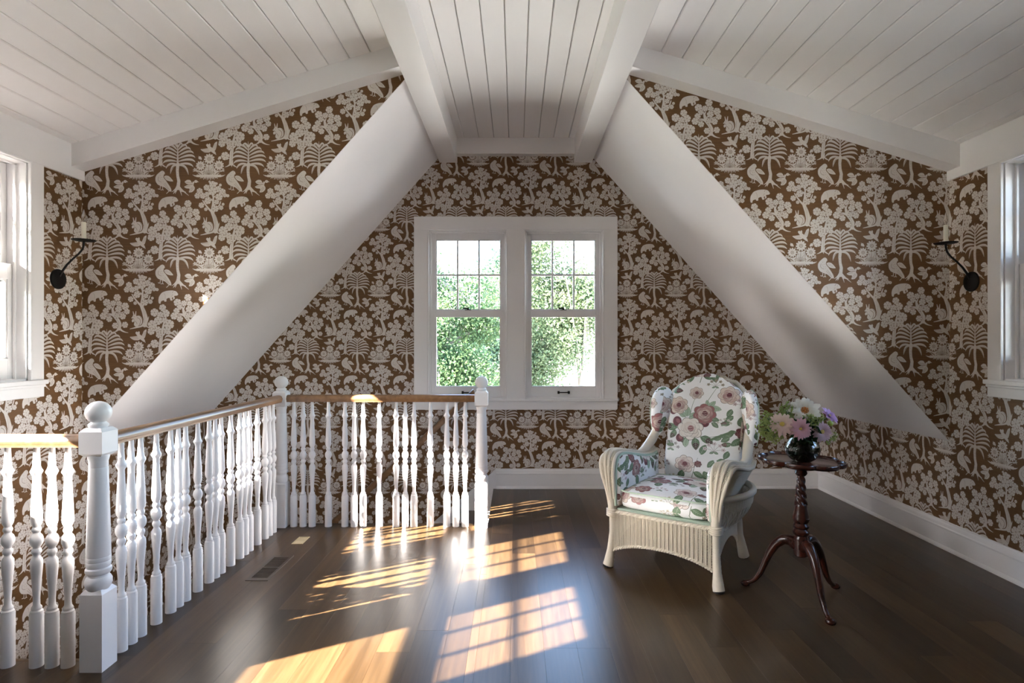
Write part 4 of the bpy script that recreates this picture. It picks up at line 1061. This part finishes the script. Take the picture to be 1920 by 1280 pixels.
# ---------------------------------------------------------------- flowers
fr = random.Random(8)
def flower(head, r, pm, cm, label, rings, face, foot, cup=.35, cr=.3, tipw=1.):
    """a dahlia like bloom: rings of separate petals round a centre, on its own stem"""
    hd = Vector(head); o = empty('cut_flower', hd); tag(o, label, 'flower', 'cut flowers in the glass vase')
    q = Vector(face).to_track_quat('Z', 'Y').to_matrix()
    pet = MB()
    for (n_, l, lift, w) in rings:
        for k in range(n_):
            a = 2 * math.pi * (k + .5 * fr.random()) / n_ + lift
            l_ = l * r * (.9 + .2 * fr.random()); ww = w * r * (.9 + .2 * fr.random())
            g = []
            for i in range(5):
                t = i / 4
                wd = ww * (math.sin(math.pi * min(.93, t * .82 + .12)) ** .8)
                rad_ = .10 * r + l_ * t * math.cos(lift * (1 - .5 * t)); h = l_ * t * math.sin(lift) * (1.2 - .4 * t) - .10 * r * t * t * (1 - lift)
                for s in (-1, 0, 1):
                    x, y, z = rad_, s * wd, h + (.18 * wd * abs(s)) * (1 if t < .9 else .4)
                    g.append(q @ Vector((x * math.cos(a) - y * math.sin(a), x * math.sin(a) + y * math.cos(a), z)))
            pet.add(g, [(i * 3 + j, i * 3 + j + 1, i * 3 + j + 4, i * 3 + j + 3) for i in range(4) for j in range(2)])
    tag(obj('petals', pet, pm, o, smooth=60, fix=False), kind='stuff')
    c = MB()
    for k in range(26):
        a = k * 2.4; rr_ = cr * r * math.sqrt(k / 26)
        p = q @ Vector((rr_ * math.cos(a), rr_ * math.sin(a), .12 * r + .16 * r * (1 - k / 40)))
        c.tube([q @ Vector((rr_ * .7 * math.cos(a), rr_ * .7 * math.sin(a), 0)), p], (.025 * r, .055 * r), 5)
    obj('flower_centre', c, cm, o, smooth=60)
    f_ = Vector(foot) - hd; mouth = Vector((VX + (foot[0] - VX) * -.5, VY + (foot[1] - VY) * -.5, TZ + .128)) - hd
    b = q @ Vector((0, 0, -.02))
    obj('stem', MB().tube([q @ Vector((0, 0, .01)), b, b * .4 + mouth * .6 + Vector((0, 0, .012)), mouth, mouth * .5 + f_ * .5, f_], .0026, 6), M['stemg'], o, smooth=60)
full = ((16, 1.0, .10, .17), (14, .88, .38, .17), (12, .70, .66, .15), (9, .50, .95, .13))
open_ = ((9, 1.0, .32, .30), (8, .86, .62, .27), (6, .62, .95, .22))
flower((1.462, 2.985, .955), .068, M['p_white'], M['orange'], 'large creamy white bloom with an orange centre at the top of the bouquet', open_, (-.25, -.85, .45), (VX + .02, VY + .03, TZ + .02), cr=.34)
flower((1.318, 2.915, .897), .058, M['p_cream'], M['yellow'], 'cream bloom with pink edges at the left of the bouquet', full, (-.35, -.85, .38), (VX + .045, VY + .02, TZ + .02), cr=.18)
flower((1.392, 2.885, .880), .050, M['p_peach'], M['yellow'], 'peach pink ball bloom in the middle of the bouquet front', full, (-.1, -.9, .2), (VX + .03, VY + .04, TZ + .02), cr=.10)
flower((1.512, 2.915, .862), .048, M['p_pink'], M['yellow'], 'dusty pink bloom low at the right of the bouquet', full, (.15, -.9, .15), (VX - .04, VY + .03, TZ + .02), cr=.2)
flower((1.603, 3.020, .925), .044, M['p_violet'], M['yellow'], 'violet bloom at the far right of the bouquet', open_, (.45, -.55, .65), (VX - .05, VY - .01, TZ + .02), cr=.15)
def sprig(tip, spread, label, foot, m, n, leafsize, cat='foliage', kind='bract'):
    o = empty('foliage_sprig', tip); tag(o, label, cat, 'green sprigs in the glass vase')
    t = Vector(tip); f_ = Vector(foot) - t; mouth = Vector((VX + (tip[0] - VX) * .12, VY + (tip[1] - VY) * .12, TZ + .130)) - t
    st_ = MB().tube([Vector((0, 0, .0)), mouth * .5 + Vector((0, 0, .012)), mouth, f_], .0022, 5)
    lf = MB()
    for k in range(n):
        d = Vector((fr.gauss(0, 1), fr.gauss(0, .8), fr.gauss(0, 1))); d.normalize(); p = d * spread * (.25 + .75 * fr.random() ** .6)
        if k % 3 == 0: st_.tube([mouth * .15 * fr.random(), p * .9], .0009, 4)
        for j in range(3):
            nn_ = Vector((fr.gauss(0, 1), fr.gauss(0, 1), fr.gauss(0, 1))).normalized(); a_ = nn_.orthogonal().normalized(); b_ = nn_.cross(a_)
            l = leafsize * (.6 + .7 * fr.random()); c0 = p + nn_ * l * .1
            lf.add([c0, c0 + a_ * l * .5 + b_ * l * .38, c0 + a_ * l, c0 + a_ * l * .5 - b_ * l * .38], [(0, 1, 2, 3)])
    obj('stem', st_, M['stemg'], o)
    tag(obj('bracts' if kind == 'bract' else 'leaves', lf, m, o, fix=False), kind='stuff')
sprig((1.255, 2.935, .868), .055, 'lime green hydrangea sprig hanging at the left of the vase', (VX + .04, VY, TZ + .02), M['bract'], 90, .017)
sprig((1.300, 2.96, .842), .045, 'pale green sprig below the cream bloom', (VX + .04, VY + .01, TZ + .02), M['bract'], 70, .016)
sprig((1.275, 2.99, .918), .035, 'green sprig tips beside the chair wing', (VX + .03, VY - .02, TZ + .02), M['bract'], 45, .014)
sprig((1.385, 3.00, .945), .048, 'green sprig between the cream and white blooms', (VX, VY - .03, TZ + .02), M['bract'], 80, .016)
sprig((1.470, 2.93, .905), .042, 'green sprig under the white bloom', (VX - .02, VY + .02, TZ + .02), M['bract'], 70, .016)
sprig((1.530, 2.99, .915), .040, 'green sprig between the white and violet blooms', (VX - .03, VY + .03, TZ + .02), M['bract'], 60, .015)
sprig((1.585, 2.95, .820), .038, 'thin green sprig low at the right of the vase', (VX - .04, VY + .02, TZ + .02), M['bract'], 30, .013)
sprig((1.455, 2.955, .858), .050, 'dark green leaves at the mouth of the vase', (VX, VY, TZ + .02), M['darkleaf'], 60, .05, kind='leaf')
sprig((VX, VY, TZ + .070), .045, 'dark leaves and stems inside the glass bowl', (VX, VY, TZ + .02), M['darkleaf'], 60, .04, kind='leaf')
o = empty('flower_bud', (1.592, 2.985, .893)); tag(o, 'round lime green bud below the violet bloom', 'bud')
obj('bud', MB().lathe([(-.014, .003), (-.011, .010), (0, .0155), (.010, .011), (.014, .003)], n=14), M['limeb'], o, smooth=60)
obj('stem', MB().tube([(0, 0, -.012), (-.03, 0, -.035), (-.10, .0, -.06), (-.15, .01, -.16)], .0018, 5), M['stemg'], o)
# ---------------------------------------------------------------- outdoors
struct(obj('ground', MB().box(-90, 90, -90, 160, -3.4, -3.2), M['ground']), 'pale sunlit ground below the house')
struct(obj('lawn', MB().box(-60, -3.2, -60, 9, -3.3, -3.17), M['grass']), 'unseen green lawn added on the sunny side to dim the ceiling bounce')  # unseen lawn added to cut sunlight bounced onto the right ceiling
def tree(label, x, y, h, blobs, nleaf, size, m, seed, trunk=.16, lean=(0, 0), bark='bark', base=-3.2):
    rg = np.random.default_rng(seed); rr = random.Random(seed)
    t = empty('garden_tree', (x, y, base)); tag(t, label, 'tree', 'trees outside the windows')
    top = Vector((lean[0], lean[1], h)); mb = MB()
    tr = [Vector((0, 0, 0)).lerp(top, k / 8) + Vector((rr.uniform(-.06, .06), rr.uniform(-.06, .06), 0)) * (k > 0) for k in range(9)]
    mb.tube(tr, (trunk, trunk * .85, trunk * .7, trunk * .25), 9)
    obj('trunk', mb, M[bark], t, smooth=60)
    bm_ = MB(); cl = []
    for (bx, by, bz, rx, rz, w) in blobs:
        n = max(6, int(w * 60))
        for _ in range(n):
            d = rg.normal(size=3); d /= np.linalg.norm(d); p = np.array((bx, by, bz)) + d * np.array((rx, rx, rz)) * rg.random() ** .4
            cl.append(p)
        for _ in range(4):
            p = cl[-1 - rr.randrange(n)]; s = tr[rr.randrange(3, 8)]
            bm_.tube([s, s.lerp(Vector(p), .5) + Vector((0, 0, .12)), Vector(p)], (trunk * .3, trunk * .18, .012), 5)
    obj('branches', bm_, M[bark], t, smooth=60)
    cl = np.array(cl)
    c = cl[rg.integers(0, len(cl), nleaf)] + rg.normal(size=(nleaf, 3)) * .17
    a = rg.normal(size=(nleaf, 3)); a /= np.linalg.norm(a, axis=1)[:, None]
    b = np.cross(a, rg.normal(size=(nleaf, 3))); b /= np.linalg.norm(b, axis=1)[:, None]
    l = (size * (.6 + .8 * rg.random(nleaf)))[:, None]
    v = np.stack([c - a * l * .5, c + b * l * .3, c + a * l * .5, c - b * l * .3], 1).reshape(-1, 3)
    me = bpy.data.meshes.new('foliage'); me.vertices.add(len(v)); me.vertices.foreach_set('co', v.ravel())
    me.loops.add(nleaf * 4); me.loops.foreach_set('vertex_index', np.arange(nleaf * 4)); me.polygons.add(nleaf); me.polygons.foreach_set('loop_start', np.arange(0, nleaf * 4, 4)); me.polygons.foreach_set('loop_total', np.full(nleaf, 4)); me.update()
    me.materials.append(M[m]); o = bpy.data.objects.new('foliage', me); COL.objects.link(o); o.parent = t; tag(o, kind='stuff')
# beyond the far window (heights are above the ground 3.2 m below the floor)
tree('bright green tree filling the left of the far window', -1.75, 12.0, 6.8, [(0, 0, 4.5, 1.05, 1.5, 1.4), (.55, -.2, 3.4, .95, 1.0, 1.2), (-.5, 0, 5.9, .6, .6, .5), (.9, .3, 5.2, .55, .7, .4)], 52000, .062, 'leaf', 1)
tree('dark bluish green tree behind the middle of the far window', -.45, 16.5, 6.6, [(0, 0, 4.6, 1.1, 1.7, 1.4), (-1.0, .3, 3.8, 1.1, 1.3, 1.1), (.2, .2, 6.2, .8, .9, .6)], 46000, .075, 'leaf2', 2)
tree('pale loose birch at the right of the far window', 1.52, 13.5, 7.4, [(-.75, 0, 4.5, .8, .95, 1.2), (-1.25, .2, 5.7, .9, .9, .8), (-.2, 0, 5.6, .7, .6, .7), (.05, .2, 5.0, .45, .55, .5), (-1.0, -.2, 6.7, .8, .5, .4), (-1.2, 0, 3.7, .5, .7, .6)], 50000, .062, 'leaf3', 3, trunk=.10, lean=(.06, 0))
# unseen tall trees added past the lawn, under the sun: they close the low sky on the left
for k, (x, y, nm) in enumerate(((-17, -9.4, 'first'), (-17.6, -3.1, 'second'), (-17, 3.2, 'third'), (-17.6, 9.5, 'last'))):
    tree('unseen tall dark tree added past the lawn to close the low left sky, %s from the camera end' % nm, x, y, 11.5, [(0, 0, 7, 3.4, 3.4, 3), (.3, 1.0, 4, 3, 2.8, 2)], 9000, .42, 'leaf2', 20 + k, trunk=.3)
